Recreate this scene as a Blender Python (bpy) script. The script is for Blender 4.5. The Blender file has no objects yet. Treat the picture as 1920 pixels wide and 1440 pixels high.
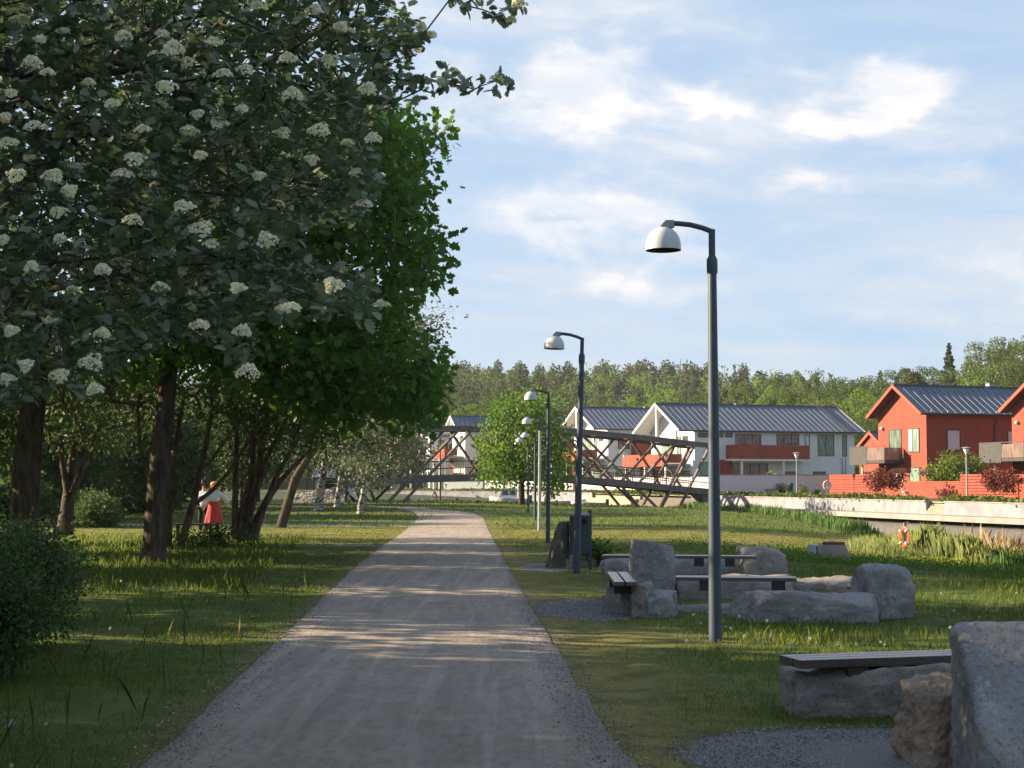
import bpy, bmesh, math, random
import numpy as np
from mathutils import Vector, Matrix, noise as mn
R = math.radians
random.seed(7); rng = np.random.default_rng(7)
scene = bpy.context.scene
col = scene.collection

# ------------------------------------------------------------------ camera, sky, sun, exposure
F, HOR, HC = 2800.0, 903.0, 1.62           # focal length in pixels of the 1920 wide photo, horizon row, eye height
PITCH = math.atan((HOR - 720) / F)
cam_d = bpy.data.cameras.new('camera'); cam = bpy.data.objects.new('camera', cam_d); col.objects.link(cam)
cam.location = (0, 0, HC); cam.rotation_euler = (R(90) + PITCH, 0, 0)
cam_d.sensor_width = 36; cam_d.lens = F / 1920 * 36; cam_d.clip_start = .1; cam_d.clip_end = 6000
scene.camera = cam
SUN_EL, SUN_AZ = R(21), R(10)             # azimuth: degrees ahead of exactly left
sv = Vector((-math.cos(SUN_AZ) * math.cos(SUN_EL), math.sin(SUN_AZ) * math.cos(SUN_EL), math.sin(SUN_EL)))
sun_d = bpy.data.lights.new('sun', 'SUN'); sun = bpy.data.objects.new('sun', sun_d); col.objects.link(sun)
sun_d.energy = 5.0; sun_d.angle = R(.5); sun_d.color = (1, .80, .56)
sun.rotation_euler = (-sv).to_track_quat('-Z', 'Y').to_euler()
world = bpy.data.worlds.new('World'); scene.world = world; world.use_nodes = True
def build_world():
    nt = world.node_tree; N = nt.nodes; L = nt.links; N.clear()
    def mth(op, a, b=None, clamp=False):
        n = N.new('ShaderNodeMath'); n.operation = op; n.use_clamp = clamp
        for i, v in enumerate((a, b)):
            if v is None: continue
            if isinstance(v, (int, float)): n.inputs[i].default_value = v
            else: L.new(v, n.inputs[i])
        return n.outputs[0]
    sky = N.new('ShaderNodeTexSky'); sky.sky_type = 'NISHITA'; sky.sun_disc = False
    sky.sun_elevation = SUN_EL; sky.sun_rotation = math.atan2(sv.x, sv.y)
    sky.air_density = 1.0; sky.dust_density = .6; sky.ozone_density = 2.2
    tc = N.new('ShaderNodeTexCoord')
    sep = N.new('ShaderNodeSeparateXYZ'); L.new(tc.outputs['Generated'], sep.inputs[0])
    X, Y, Z = sep.outputs
    zz = mth('MAXIMUM', Z, 0.0)
    def vec(a, b, c):
        n = N.new('ShaderNodeCombineXYZ')
        for i, v in enumerate((a, b, c)):
            if isinstance(v, (int, float)): n.inputs[i].default_value = v
            else: L.new(v, n.inputs[i])
        return n.outputs[0]
    def nz(v, scale, det=6, rough=.55, dist=0):
        n = N.new('ShaderNodeTexNoise'); n.inputs['Scale'].default_value = scale; n.inputs['Detail'].default_value = det
        n.inputs['Roughness'].default_value = rough; n.inputs['Distortion'].default_value = dist
        L.new(v, n.inputs['Vector']); return n.outputs['Fac']
    def ramp(v, a, b):
        n = N.new('ShaderNodeMapRange'); n.interpolation_type = 'SMOOTHSTEP'; L.new(v, n.inputs['Value'])
        n.inputs['From Min'].default_value = a; n.inputs['From Max'].default_value = b; return n.outputs[0]
    den = mth('ADD', zz, .16)
    px_, py_ = mth('DIVIDE', X, den), mth('DIVIDE', Y, den)
    tilt = mth('ADD', zz, mth('MULTIPLY', X, .10))
    streak = nz(vec(X, Y, mth('MULTIPLY', tilt, 6.5)), 2.6, 8, .58, .5)
    puff = nz(vec(X, Y, mth('MULTIPLY', tilt, 2.6)), 5.2, 9, .6, .3)
    fine = nz(vec(X, Y, mth('MULTIPLY', tilt, 9)), 8, 8, .62, .4)
    m1 = ramp(streak, .38, .64); m2 = ramp(puff, .46, .66); m3 = ramp(fine, .35, .75)
    up = ramp(zz, .02, .13)
    mask = mth('ADD', mth('MULTIPLY', m1, .46), mth('MULTIPLY', m3, .20))
    mask = mth('ADD', mask, mth('MULTIPLY', mth('MULTIPLY', m2, up), .45))
    # a few heaped clouds that stand at their own places in the sky
    ax, az_ = mth('DIVIDE', X, mth('MAXIMUM', Y, .05)), mth('DIVIDE', Z, mth('MAXIMUM', Y, .05))
    wx = nz(vec(X, Y, mth('MULTIPLY', Z, 1.5)), 9, 6, .6); wz = nz(vec(Y, X, mth('MULTIPLY', Z, 1.5)), 11, 6, .6)
    ax = mth('ADD', ax, mth('MULTIPLY', mth('SUBTRACT', wx, .5), .07)); az_ = mth('ADD', az_, mth('MULTIPLY', mth('SUBTRACT', wz, .5), .07))
    heaps = None
    for cx, cz, rx, rz_, amp in ((.262, .272, .030, .015, 1.15), (.215, .246, .026, .010, .7), (.138, .255, .022, .009, .75), (.054, .285, .040, .026, .75), (.02, .175, .11, .028, .42), (.16, .16, .10, .016, .32), (.01, .245, .05, .018, .7), (.205, .205, .034, .010, .6), (.045, .180, .05, .010, .5), (.30, .215, .04, .010, .45), (.11, .13, .10, .008, .4)):
        dx = mth('DIVIDE', mth('SUBTRACT', ax, cx), rx); dz = mth('DIVIDE', mth('SUBTRACT', az_, cz), rz_)
        g = mth('POWER', 2.718, mth('MULTIPLY', mth('ADD', mth('MULTIPLY', dx, dx), mth('MULTIPLY', dz, dz)), -.5)); g = mth('MULTIPLY', g, amp)
        heaps = g if heaps is None else mth('ADD', heaps, g)
    lump = nz(vec(X, Y, mth('MULTIPLY', Z, 1.8)), 18, 8, .62, .3)
    hp = ramp(mth('MULTIPLY', heaps, mth('ADD', -.35, mth('MULTIPLY', lump, 2.7))), .22, .95)
    mask = mth('ADD', mask, mth('MULTIPLY', hp, .55))
    mask = mth('ADD', mask, .10, True)
    mix = N.new('ShaderNodeMix'); mix.data_type = 'RGBA'
    L.new(mask, mix.inputs['Factor'])
    pale = N.new('ShaderNodeMix'); pale.data_type = 'RGBA'; pale.inputs['Factor'].default_value = .88
    L.new(sky.outputs[0], pale.inputs['A']); pale.inputs['B'].default_value = (1.48, 2.18, 3.05, 1)
    L.new(pale.outputs['Result'], mix.inputs['A'])
    # lit tops of the cloud are warm white, thick parts a soft grey blue
    cm = N.new('ShaderNodeMix'); cm.data_type = 'RGBA'
    L.new(mth('ADD', mth('MULTIPLY', ramp(puff, .52, .74), .8), mth('MULTIPLY', hp, .6), True), cm.inputs['Factor']); cm.inputs['A'].default_value = (2.65, 2.85, 3.15, 1); cm.inputs['B'].default_value = (4.0, 3.85, 3.8, 1)
    L.new(cm.outputs['Result'], mix.inputs['B'])
    bg = N.new('ShaderNodeBackground'); bg.inputs['Strength'].default_value = .096
    zen = N.new('ShaderNodeMix'); zen.data_type = 'RGBA'; zen.blend_type = 'MULTIPLY'; zen.inputs['Factor'].default_value = 1
    dk = N.new('ShaderNodeMix'); dk.data_type = 'RGBA'; L.new(ramp(Z, .30, .85), dk.inputs['Factor']); dk.inputs['A'].default_value = (1, 1, 1, 1); dk.inputs['B'].default_value = (.62, .68, .80, 1)
    bk = N.new('ShaderNodeMix'); bk.data_type = 'RGBA'; bk.blend_type = 'MULTIPLY'; bk.inputs['Factor'].default_value = 1
    bd = N.new('ShaderNodeMix'); bd.data_type = 'RGBA'; L.new(ramp(mth('SUBTRACT', mth('MULTIPLY', X, .5), Y), -.1, .9), bd.inputs['Factor']); bd.inputs['A'].default_value = (1, 1, 1, 1); bd.inputs['B'].default_value = (.85, .86, .88, 1)
    L.new(mix.outputs['Result'], bk.inputs['A']); L.new(bd.outputs['Result'], bk.inputs['B']); L.new(bk.outputs['Result'], zen.inputs['A']); L.new(dk.outputs['Result'], zen.inputs['B'])
    L.new(zen.outputs['Result'], bg.inputs['Color'])
    out = N.new('ShaderNodeOutputWorld'); L.new(bg.outputs[0], out.inputs['Surface'])
build_world()
scene.view_settings.view_transform = 'Standard'; scene.view_settings.look = 'None'
scene.view_settings.exposure = 1.56; scene.view_settings.gamma = 1
scene.cycles.max_bounces = 7; scene.cycles.diffuse_bounces = 3; scene.cycles.transmission_bounces = 4
scene.cycles.transparent_max_bounces = 8; scene.cycles.caustics_reflective = False; scene.cycles.caustics_refractive = False

# ------------------------------------------------------------------ turning photo measurements into places
def ray(px, py):
    a, b = (px - 960) / F, (720 - py) / F
    c, s = math.cos(PITCH), math.sin(PITCH)
    return np.array((a, c - b * s, s + b * c))
def P(px, py, Y):
    d = ray(px, py); return Vector((d[0] * Y / d[1], Y, HC + d[2] * Y / d[1]))
def G(px, py, z=0.):
    d = ray(px, py); t = (z - HC) / d[2]; return Vector((d[0] * t, d[1] * t, z))

# ------------------------------------------------------------------ the lie of the land
NB = np.array([(17, 12), (14.5, 22), (12.2, 31), (11.0, 37), (11.2, 43), (12.6, 50), (14.6, 62), (16.2, 80), (16.0, 98), (13.4, 110), (7, 120), (-4, 130), (-30, 140), (-90, 150), (-600, 160)], float)
QB = np.array([(60, -6), (37.5, 50), (26.4, 78.5), (15.2, 123), (6.0, 158), (0., 172), (-14, 184), (-40, 192), (-110, 200), (-600, 215)], float)
def dist_poly(x, y, PL):
    best = np.full(x.shape, 1e9)
    for (ax, ay), (bx, by) in zip(PL[:-1], PL[1:]):
        dx, dy = bx - ax, by - ay
        t = np.clip(((x - ax) * dx + (y - ay) * dy) / (dx * dx + dy * dy), 0, 1)
        best = np.minimum(best, np.hypot(x - ax - t * dx, y - ay - t * dy))
    return best
def inside(x, y, PG):
    r = np.zeros(x.shape, bool); n = len(PG)
    for i in range(n):
        (x1, y1), (x2, y2) = PG[i], PG[(i + 1) % n]
        if y1 == y2: continue
        c = ((y1 > y) != (y2 > y)) & (x < (x2 - x1) * (y - y1) / (y2 - y1) + x1)
        r ^= c
    return r
CANAL = [(60, -60), (17, -60)] + [tuple(p) for p in NB] + [tuple(p) for p in QB[::-1]]
FAR = [(900, -60), (60, -60)] + [tuple(p) for p in QB] + [(-600, 3000), (900, 3000)]
def sstep(v, a, b):
    t = np.clip((v - a) / (b - a), 0, 1); return t * t * (3 - 2 * t)
def gz(x, y):
    x, y = np.asarray(x, float), np.asarray(y, float)
    z = -.22 * sstep(y, 28, 62) + (.16 + .16 * sstep(-x, -4, 3)) * sstep(y, 72, 100)
    dn = dist_poly(x, y, NB)
    z = z - .33 * sstep(7 - dn, 0, 7)
    ic, fr = inside(x, y, CANAL), inside(x, y, FAR)
    dq = dist_poly(x, y, QB)
    z = np.where(ic, np.maximum(-.55 - .75 * dn, -2.2), z)
    z = np.where(fr, np.where(dq > 1.0, .48, -2.2), z)
    return z
def gz1(x, y): return float(gz(np.array([x]), np.array([y]))[0])
WATER = -.72

# ------------------------------------------------------------------ materials
MATS = {}
class NT:
    def __init__(s, name):
        s.m = bpy.data.materials.new(name); s.m.use_nodes = True; s.t = s.m.node_tree; s.N = s.t.nodes; s.L = s.t.links; s.N.clear()
        s.out = s.N.new('ShaderNodeOutputMaterial')
    def val(s, n, i, v):
        if v is None: return
        if isinstance(v, (int, float)): n.inputs[i].default_value = v
        elif isinstance(v, tuple): n.inputs[i].default_value = v if len(v) == 4 or n.inputs[i].type == 'VECTOR' else (*v, 1)
        else: s.L.new(v, n.inputs[i])
    def math(s, op, a, b=None, clamp=False):
        n = s.N.new('ShaderNodeMath'); n.operation = op; n.use_clamp = clamp; s.val(n, 0, a); s.val(n, 1, b); return n.outputs[0]
    def mix(s, f, a, b, mode='MIX'):
        n = s.N.new('ShaderNodeMix'); n.data_type = 'RGBA'; n.blend_type = mode
        s.val(n, 'Factor', f)
        for k, v in ((6, a), (7, b)):
            if isinstance(v, tuple): n.inputs[k].default_value = (*v, 1)
            else: s.L.new(v, n.inputs[k])
        return n.outputs['Result']
    def coord(s, kind='Object', scale=(1, 1, 1), rot=(0, 0, 0)):
        n = s.N.new('ShaderNodeTexCoord'); m = s.N.new('ShaderNodeMapping'); s.L.new(n.outputs[kind], m.inputs[0])
        m.inputs['Scale'].default_value = scale; m.inputs['Rotation'].default_value = rot; return m.outputs[0]
    def noise(s, v, scale, det=5, rough=.55, dist=0):
        n = s.N.new('ShaderNodeTexNoise'); s.L.new(v, n.inputs['Vector'])
        n.inputs['Scale'].default_value = scale; n.inputs['Detail'].default_value = det; n.inputs['Roughness'].default_value = rough; n.inputs['Distortion'].default_value = dist
        return n.outputs['Fac']
    def voro(s, v, scale, feat='F1', out='Distance'):
        n = s.N.new('ShaderNodeTexVoronoi'); n.feature = feat; s.L.new(v, n.inputs['Vector']); n.inputs['Scale'].default_value = scale; return n.outputs[out]
    def ramp(s, v, a, b, to=(0, 1)):
        n = s.N.new('ShaderNodeMapRange'); n.interpolation_type = 'SMOOTHSTEP'; s.L.new(v, n.inputs['Value'])
        n.inputs['From Min'].default_value = a; n.inputs['From Max'].default_value = b; n.inputs['To Min'].default_value = to[0]; n.inputs['To Max'].default_value = to[1]; return n.outputs[0]
    def bump(s, h, strength, dist=.02, normal=None):
        n = s.N.new('ShaderNodeBump'); n.inputs['Strength'].default_value = strength; n.inputs['Distance'].default_value = dist; s.L.new(h, n.inputs['Height'])
        if normal: s.L.new(normal, n.inputs['Normal'])
        return n.outputs[0]
    def pbr(s, c, rough=.8, metal=0., spec=.3, normal=None, **k):
        n = s.N.new('ShaderNodeBsdfPrincipled'); s.val(n, 'Base Color', c); s.val(n, 'Roughness', rough); s.val(n, 'Metallic', metal); s.val(n, 'Specular IOR Level', spec)
        if normal: s.L.new(normal, n.inputs['Normal'])
        for a, b in k.items(): s.val(n, a.replace('_', ' '), b)
        s.L.new(n.outputs[0], s.out.inputs[0]); return n
def pm(name, c1, c2=None, scale=3., rough=.75, bump=.15, metal=0., spec=.3, stretch=(1, 1, 1), fine=0., bd=.01):
    """procedural paint / stone / wood: two colours mixed by noise, a second fine grain, a bump"""
    if name in MATS: return MATS[name]
    t = NT(name); v = t.coord('Object', stretch)
    c2 = c2 or tuple(x * .78 for x in c1)
    n1 = t.noise(v, scale, 6, .6); n2 = t.noise(v, scale * 9, 3, .6)
    c = t.mix(t.ramp(n1, .3, .7), c1, c2)
    if fine: c = t.mix(t.ramp(n2, .35, .65, (0, fine)), c, tuple(x * .45 for x in c1))
    h = t.math('ADD', n1, t.math('MULTIPLY', n2, .5))
    t.pbr(c, t.ramp(n2, .2, .8, (max(rough - .1, .02), min(rough + .1, 1))), metal, spec, t.bump(h, bump, bd) if bump else None)
    MATS[name] = t.m; return t.m
def leafmat(name, dark, light, trans=.35, tcol=None, rough=.55, under=None):
    if name in MATS: return MATS[name]
    t = NT(name)
    a = t.N.new('ShaderNodeAttribute'); a.attribute_name = 'rnd'
    c = t.mix(a.outputs['Fac'], dark, light)
    if under:
        g = t.N.new('ShaderNodeNewGeometry'); c = t.mix(g.outputs['Backfacing'], c, under)
    p = t.N.new('ShaderNodeBsdfPrincipled'); t.L.new(c, p.inputs['Base Color']); p.inputs['Roughness'].default_value = rough; p.inputs['Specular IOR Level'].default_value = .25
    tr = t.N.new('ShaderNodeBsdfTranslucent')
    tc = t.mix(a.outputs['Fac'], tuple(x * 1.5 for x in (tcol or dark)), tuple(x * 1.5 for x in (tcol or light)))
    t.L.new(tc, tr.inputs['Color'])
    m = t.N.new('ShaderNodeMixShader'); m.inputs[0].default_value = trans
    t.L.new(p.outputs[0], m.inputs[1]); t.L.new(tr.outputs[0], m.inputs[2]); t.L.new(m.outputs[0], t.out.inputs[0])
    MATS[name] = t.m; return t.m

# ------------------------------------------------------------------ object helpers
def tag(o, label=None, cat=None, group=None, kind=None):
    for k, v in (('label', label), ('category', cat), ('group', group), ('kind', kind)):
        if v: o[k] = v
    return o
def empty(name, loc, rz=0, label=None, cat=None, group=None):
    o = bpy.data.objects.new(name, None); col.objects.link(o); o.location = loc; o.rotation_euler = (0, 0, rz); o.empty_display_size = .2
    return tag(o, label, cat, group)
def copy_tree(o, parent=None):
    c = o.copy(); col.objects.link(c)
    if parent: c.parent = parent
    for ch in [x for x in o.children]: copy_tree(ch, c)
    return c
def link_mesh(name, me, mat, parent=None, smooth=False):
    o = bpy.data.objects.new(name, me); col.objects.link(o)
    if mat: me.materials.append(mat)
    if parent: o.parent = parent
    if smooth: me.polygons.foreach_set('use_smooth', np.ones(len(me.polygons), bool))
    return o
def np_mesh(name, V, faces_flat, sizes, rnd=None):
    me = bpy.data.meshes.new(name)
    me.vertices.add(len(V)); me.vertices.foreach_set('co', np.ascontiguousarray(V, np.float32).ravel())
    me.loops.add(len(faces_flat)); me.loops.foreach_set('vertex_index', np.ascontiguousarray(faces_flat, np.int32))
    me.polygons.add(len(sizes)); st = np.concatenate(([0], np.cumsum(sizes)[:-1])).astype(np.int32)
    me.polygons.foreach_set('loop_start', st)
    if rnd is not None:
        a = me.attributes.new('rnd', 'FLOAT', 'POINT'); a.data.foreach_set('value', np.ascontiguousarray(rnd, np.float32))
    me.update(calc_edges=True); return me
class MB:
    def __init__(s): s.v = []; s.f = []
    def add(s, vs, fs):
        b = len(s.v); s.v += [tuple(v) for v in vs]; s.f += [tuple(b + i for i in f) for f in fs]; return s
    def box(s, x0, y0, z0, x1, y1, z1):
        return s.add([(x0, y0, z0), (x1, y0, z0), (x1, y1, z0), (x0, y1, z0), (x0, y0, z1), (x1, y0, z1), (x1, y1, z1), (x0, y1, z1)],
                     [(3, 2, 1, 0), (4, 5, 6, 7), (0, 1, 5, 4), (1, 2, 6, 5), (2, 3, 7, 6), (3, 0, 4, 7)])
    def beam(s, a, b, w, h, up=(0, 0, 1)):
        a, b = Vector(a), Vector(b); d = (b - a).normalized(); u = Vector(up)
        if abs(d.dot(u)) > .97: u = Vector((0, 1, 0))
        r = d.cross(u).normalized() * w / 2; t = r.cross(d).normalized() * h / 2
        vs = [p + i * r + j * t for p in (a, b) for i, j in ((-1, -1), (1, -1), (1, 1), (-1, 1))]
        return s.add(vs, [(0, 1, 2, 3), (7, 6, 5, 4), (0, 4, 5, 1), (1, 5, 6, 2), (2, 6, 7, 3), (3, 7, 4, 0)])
    def tube(s, pts, rad, n=12, cap=True):
        pts = [Vector(p) for p in pts]; rad = rad if isinstance(rad, (list, tuple)) else [rad] * len(pts)
        vs = []; fs = []; ref = None
        for i, p in enumerate(pts):
            d = ((pts[min(i + 1, len(pts) - 1)] - pts[max(i - 1, 0)])).normalized()
            if ref is None:
                ref = d.orthogonal().normalized()
            ref = (ref - d * ref.dot(d)).normalized(); q = d.cross(ref)
            for k in range(n):
                a = 2 * math.pi * k / n; vs.append(p + rad[i] * (math.cos(a) * ref + math.sin(a) * q))
        for i in range(len(pts) - 1):
            for k in range(n):
                k2 = (k + 1) % n; fs.append((i * n + k, i * n + k2, (i + 1) * n + k2, (i + 1) * n + k))
        if cap: fs.append(tuple(range(n))[::-1]); fs.append(tuple((len(pts) - 1) * n + k for k in range(n)))
        return s.add(vs, fs)
    def lathe(s, prof, c=(0, 0, 0), n=32, close=False):
        vs = []; fs = []
        for r, z in prof:
            for k in range(n):
                a = 2 * math.pi * k / n; vs.append((c[0] + r * math.cos(a), c[1] + r * math.sin(a), c[2] + z))
        m = len(prof)
        for i in range(m - 1 if not close else m):
            for k in range(n):
                k2 = (k + 1) % n; j = (i + 1) % m
                fs.append((i * n + k, i * n + k2, j * n + k2, j * n + k))
        return s.add(vs, fs)
    def build(s, name, mat, parent=None, smooth=False, bevel=0):
        me = bpy.data.meshes.new(name); me.from_pydata([tuple(v) for v in s.v], [], s.f); me.update()
        o = link_mesh(name, me, mat, parent, smooth)
        if smooth: 
            try: me.set_sharp_from_angle(angle=R(40))
            except Exception: pass
        if bevel:
            m = o.modifiers.new('bevel', 'BEVEL'); m.width = bevel; m.segments = 2; m.limit_method = 'ANGLE'
        return o

def frames(d, n):
    d = d / np.linalg.norm(d, axis=1, keepdims=True)
    n = n - d * (n * d).sum(1, keepdims=True); n = n / (np.linalg.norm(n, axis=1, keepdims=True) + 1e-9)
    return d, np.cross(n, d), n
def scatter(name, tv, tf, pos, d, n, size, mat, parent=None, rnd=None, smooth=False):
    """many small copies of one template (leaf, blade, pebble) as ONE mesh"""
    tv = np.array(tv, float); N = len(pos); k = len(tv)
    X, Y, Z = frames(d, n); size = np.asarray(size, float)
    if size.ndim == 1: size = np.repeat(size[:, None], 3, 1)
    V = pos[:, None, :] + (tv[None, :, 0:1] * size[:, None, 0:1]) * X[:, None] + (tv[None, :, 1:2] * size[:, None, 1:2]) * Y[:, None] + (tv[None, :, 2:3] * size[:, None, 2:3]) * Z[:, None]
    flat = np.concatenate([np.array(f) for f in tf]); sz = np.array([len(f) for f in tf])
    FF = (flat[None, :] + (np.arange(N) * k)[:, None]).ravel(); SZ = np.tile(sz, N)
    if rnd is None: rnd = rng.random(N)
    me = np_mesh(name, V.reshape(-1, 3), FF, SZ, np.repeat(rnd, k))
    return link_mesh(name, me, mat, parent, smooth)
def rvec(n): v = rng.normal(size=(n, 3)); return v / np.linalg.norm(v, axis=1, keepdims=True)

# leaf outlines (stalk at the origin, tip along +x)
def lobed(w=.36, lobes=4, depth=.22, fold=.10):
    up = []
    for i in range(lobes):
        t0 = .16 + .78 * i / lobes; t1 = .16 + .78 * (i + .62) / lobes
        for t, k in ((t0, 1 - depth), (t1 + .05, 1.)):
            env = w * math.sin(math.pi * min(1, .10 + t * .86)) ** .75
            up.append((t, env * k))
    v = [(0, 0, 0)] + [(x, y, fold * y / w) for x, y in up] + [(1, 0, -.06)] + [(x, -y, fold * y / w) for x, y in up[::-1]]
    n = len(up); mid = len(v); v.append((.5, 0, 0))
    f = [tuple([0] + list(range(1, n + 2)) + [mid]), tuple([mid] + list(range(n + 1, 2 * n + 2)) + [0])]
    return v, f
LEAF_W = lobed(.40, 4, .40)
LEAF_M = ([(0, 0, 0), (.12, .30, .02), (.30, .22, 0), (.42, .52, .05), (.56, .26, 0), (.78, .24, .02), (1, 0, -.08), (.78, -.24, .02), (.56, -.26, 0), (.42, -.52, .05), (.30, -.22, 0), (.12, -.30, .02)],
          [(0, 1, 2, 3, 4, 5, 6), (0, 6, 7, 8, 9, 10, 11)])
LEAF_S = ([(0, 0, 0), (.35, .28, .05), (.75, .2, .03), (1, 0, -.05), (.75, -.2, .03), (.35, -.28, .05)], [(0, 1, 2, 3), (0, 3, 4, 5)])
LEAF_Q = ([(0, 0, 0), (.5, .42, .1), (1, 0, 0), (.5, -.42, .1)], [(0, 1, 2, 3)])

def grow(name, trunk, targets, mat, parent, tip=.006, expo=.5, gain=1., step=.45, jit=.06, sag=0.):
    """branching: every twig end is joined to the nearest point of what has grown so far; thickness follows the load carried"""
    tr = [np.array(p[:3], float) for p in trunk]; trr = [p[3] for p in trunk]
    pos = [tr[0]]; par = [-1]; plen = [0.]; rmin = [trr[0]]
    for i in range(1, len(tr)):
        n = max(1, int(np.linalg.norm(tr[i] - tr[i - 1]) / .5))
        for k in range(1, n + 1):
            t = k / n; pos.append(tr[i - 1] * (1 - t) + tr[i] * t); par.append(len(pos) - 2); plen.append(0.); rmin.append(trr[i - 1] * (1 - t) + trr[i] * t)
    nt = len(pos); start_ok = nt // 3
    tg = np.array(targets); order = np.argsort(np.linalg.norm(tg - pos[-1], axis=1))
    cap = nt + len(tg) * 40; A = np.zeros((cap, 3)); A[:nt] = pos; PLn = np.zeros(cap); cnt = nt
    ends = []
    for j in order:
        q = tg[j]; dd = np.linalg.norm(A[start_ok:cnt] - q, axis=1)
        drop = np.maximum(0, A[start_ok:cnt, 2] - q[2] - .2)
        i = start_ok + int(np.argmin(dd + .25 * PLn[start_ok:cnt] + .5 * drop)); L = np.linalg.norm(A[i] - q)
        if L < 1e-3: continue
        n = max(1, min(36, int(L / step))); a = A[i].copy(); prev = i
        for k in range(1, n + 1):
            t = k / n; p = a * (1 - t) + q * t
            if k < n: p = p + rng.normal(size=3) * jit * min(1., L) ; p[2] += sag * math.sin(math.pi * t) * L * .2
            A[cnt] = p; pos.append(p); par.append(prev); PLn[cnt] = PLn[prev] + L / n; rmin.append(0.); prev = cnt; cnt += 1
        ends.append(prev)
    par = np.array(par[:cnt]); load = np.zeros(cnt)
    for e in ends: load[e] += 1
    for i in range(cnt - 1, 0, -1): load[par[i]] += load[i]
    rad = np.maximum(tip * gain * np.maximum(load, 1) ** expo, 0)
    rad[:nt] = np.array(rmin[:nt]); base_cap = max(rmin[:nt]) * .62
    rad[nt:] = np.minimum(rad[nt:], base_cap)
    idx = np.arange(1, cnt); a = A[par[idx]]; b = A[idx]; ra = rad[par[idx]].copy(); rb = rad[idx]
    side = (par[idx] < nt) & (idx >= nt); ra[side] = np.minimum(ra[side], rb[side] * 1.25)
    ns = 7; d = b - a; ln = np.linalg.norm(d, axis=1, keepdims=True) + 1e-9; d = d / ln
    ref = np.where(np.abs(d[:, 2:3]) > .9, np.array([[1., 0, 0]]), np.array([[0, 0, 1.]]))
    # a steady reference keeps rings of neighbouring pieces lined up
    u = np.cross(d, ref); u /= np.linalg.norm(u, axis=1, keepdims=True); w = np.cross(d, u)
    b2 = b + d * np.minimum(rb * .35, .03)[:, None]
    ang = np.arange(ns) * 2 * np.pi / ns; cs, sn = np.cos(ang), np.sin(ang)
    ring = cs[None, :, None] * u[:, None] + sn[None, :, None] * w[:, None]
    V = np.concatenate([a[:, None] + ring * ra[:, None, None], b2[:, None] + ring * rb[:, None, None]], 1).reshape(-1, 3)
    q = np.array([(k, (k + 1) % ns, ns + (k + 1) % ns, ns + k) for k in range(ns)]).ravel()
    FF = (q[None] + (np.arange(len(idx)) * 2 * ns)[:, None]).ravel()
    me = np_mesh(name, V, FF, np.full(len(idx) * ns, 4)); return link_mesh(name, me, mat, parent, True)
def leaves(name, centres, per, spread, size, tmpl, mat, parent, up=.6, out=None, droop=.2, tint=None, jitter=.3):
    c = np.repeat(np.array(centres), per, 0); N = len(c)
    off = rng.normal(size=(N, 3)) * spread; pos = c + off
    d = off / (np.linalg.norm(off, axis=1, keepdims=True) + 1e-6) + rvec(N) * .6 + np.array([0, 0, -droop])
    n = rvec(N) + np.array([0, 0, up])
    r = rng.random(N)
    if tint is not None: r = np.clip(np.repeat(tint, per) * .7 + r * .3, 0, 1)
    return scatter(name, tmpl[0], tmpl[1], pos, d, n, size * rng.uniform(1 - jitter, 1 + jitter, N), mat, parent, r)
def sample_poly(PG, n, y0, y1, edge_bias=0):
    PG = np.array(PG, float); out = []
    mn_, mx = PG.min(0), PG.max(0)
    while len(out) < n:
        p = rng.uniform(mn_, mx, (n * 3, 2)); k = inside(p[:, 0], p[:, 1], [tuple(q) for q in PG])
        for a in p[k]: out.append(a)
    out = np.array(out[:n]); Y = rng.uniform(y0, y1, n)
    return np.array([tuple(P(a, b, c)) for (a, b), c in zip(out, Y)])
# ------------------------------------------------------------------ ground, paths, water
def GG(px, py):
    p = G(px, py, 0)
    for _ in range(6): p = G(px, py, gz1(p.x, p.y))
    return p
PATH_PX = [(57, 1640, 1312), (185, 1520, 1234), (271, 1440, 1184), (408, 1310, 1100), (542, 1185, 1022), (624, 1105, 974), (670, 1060, 950), (724, 1020, 930), (765, 990, 915), (785, 970, 906), (778, 960, 884)]
PE = []
for xl, y, xr in PATH_PX:
    a, b = GG(xl, y), GG(xr, y); PE.append((a.x, a.y, b.x, b.y))
for (xl, yl), (xr, yr) in (((745, 953.5), (842, 955.8)), ((690, 950.2), (770, 951.3)), ((640, 948.8), (690, 948))):
    a, b = GG(xl, yl), GG(xr, yr); PE.append((a.x, a.y, b.x, b.y))
PE.insert(0, (PE[0][0] - .4, 1., PE[0][2] + .3, 1.))
PE = np.array(PE)
def path_x(y):      # valid up to about 80 m
    m = PE[:10]; return np.interp(y, m[:, 1], m[:, 0]), np.interp(y, m[:, 3], m[:, 2])
PATCH = [(2.15, 9.0, 1.15, 1.0), (1.0, 19.2, .72, 1.6), (.62, 28.6, .5, 1.6), (2.9, 19.2, 1.1, .8), (-4.6, 39.4, 2.1, .55), (3.6, 8.2, 1.6, 1.2)]
def gravel_mask(x, y):
    m = np.zeros(x.shape)
    for cx, cy, rx, ry in PATCH:
        m = np.maximum(m, sstep(1.35 - np.hypot((x - cx) / rx, (y - cy) / ry), 0, .7))
    return m
def dry_lit_mask(x, y):
    l, r = path_x(y)
    d = np.exp(-np.abs(x - r - .15) / .85) * (x > r - .5) * (y < 70)
    d2 = .55 * np.exp(-np.abs(l - x) / .22) * (x < l + .4) * (y < 70)
    lit = .9 * sstep(y, 38, 45) * sstep(62 - y, 0, 6)  # sunlit lawn band: sunlight put into the turf colour as yellow
    return np.clip(np.maximum(np.maximum(d, d2), lit), 0, 1)
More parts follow.
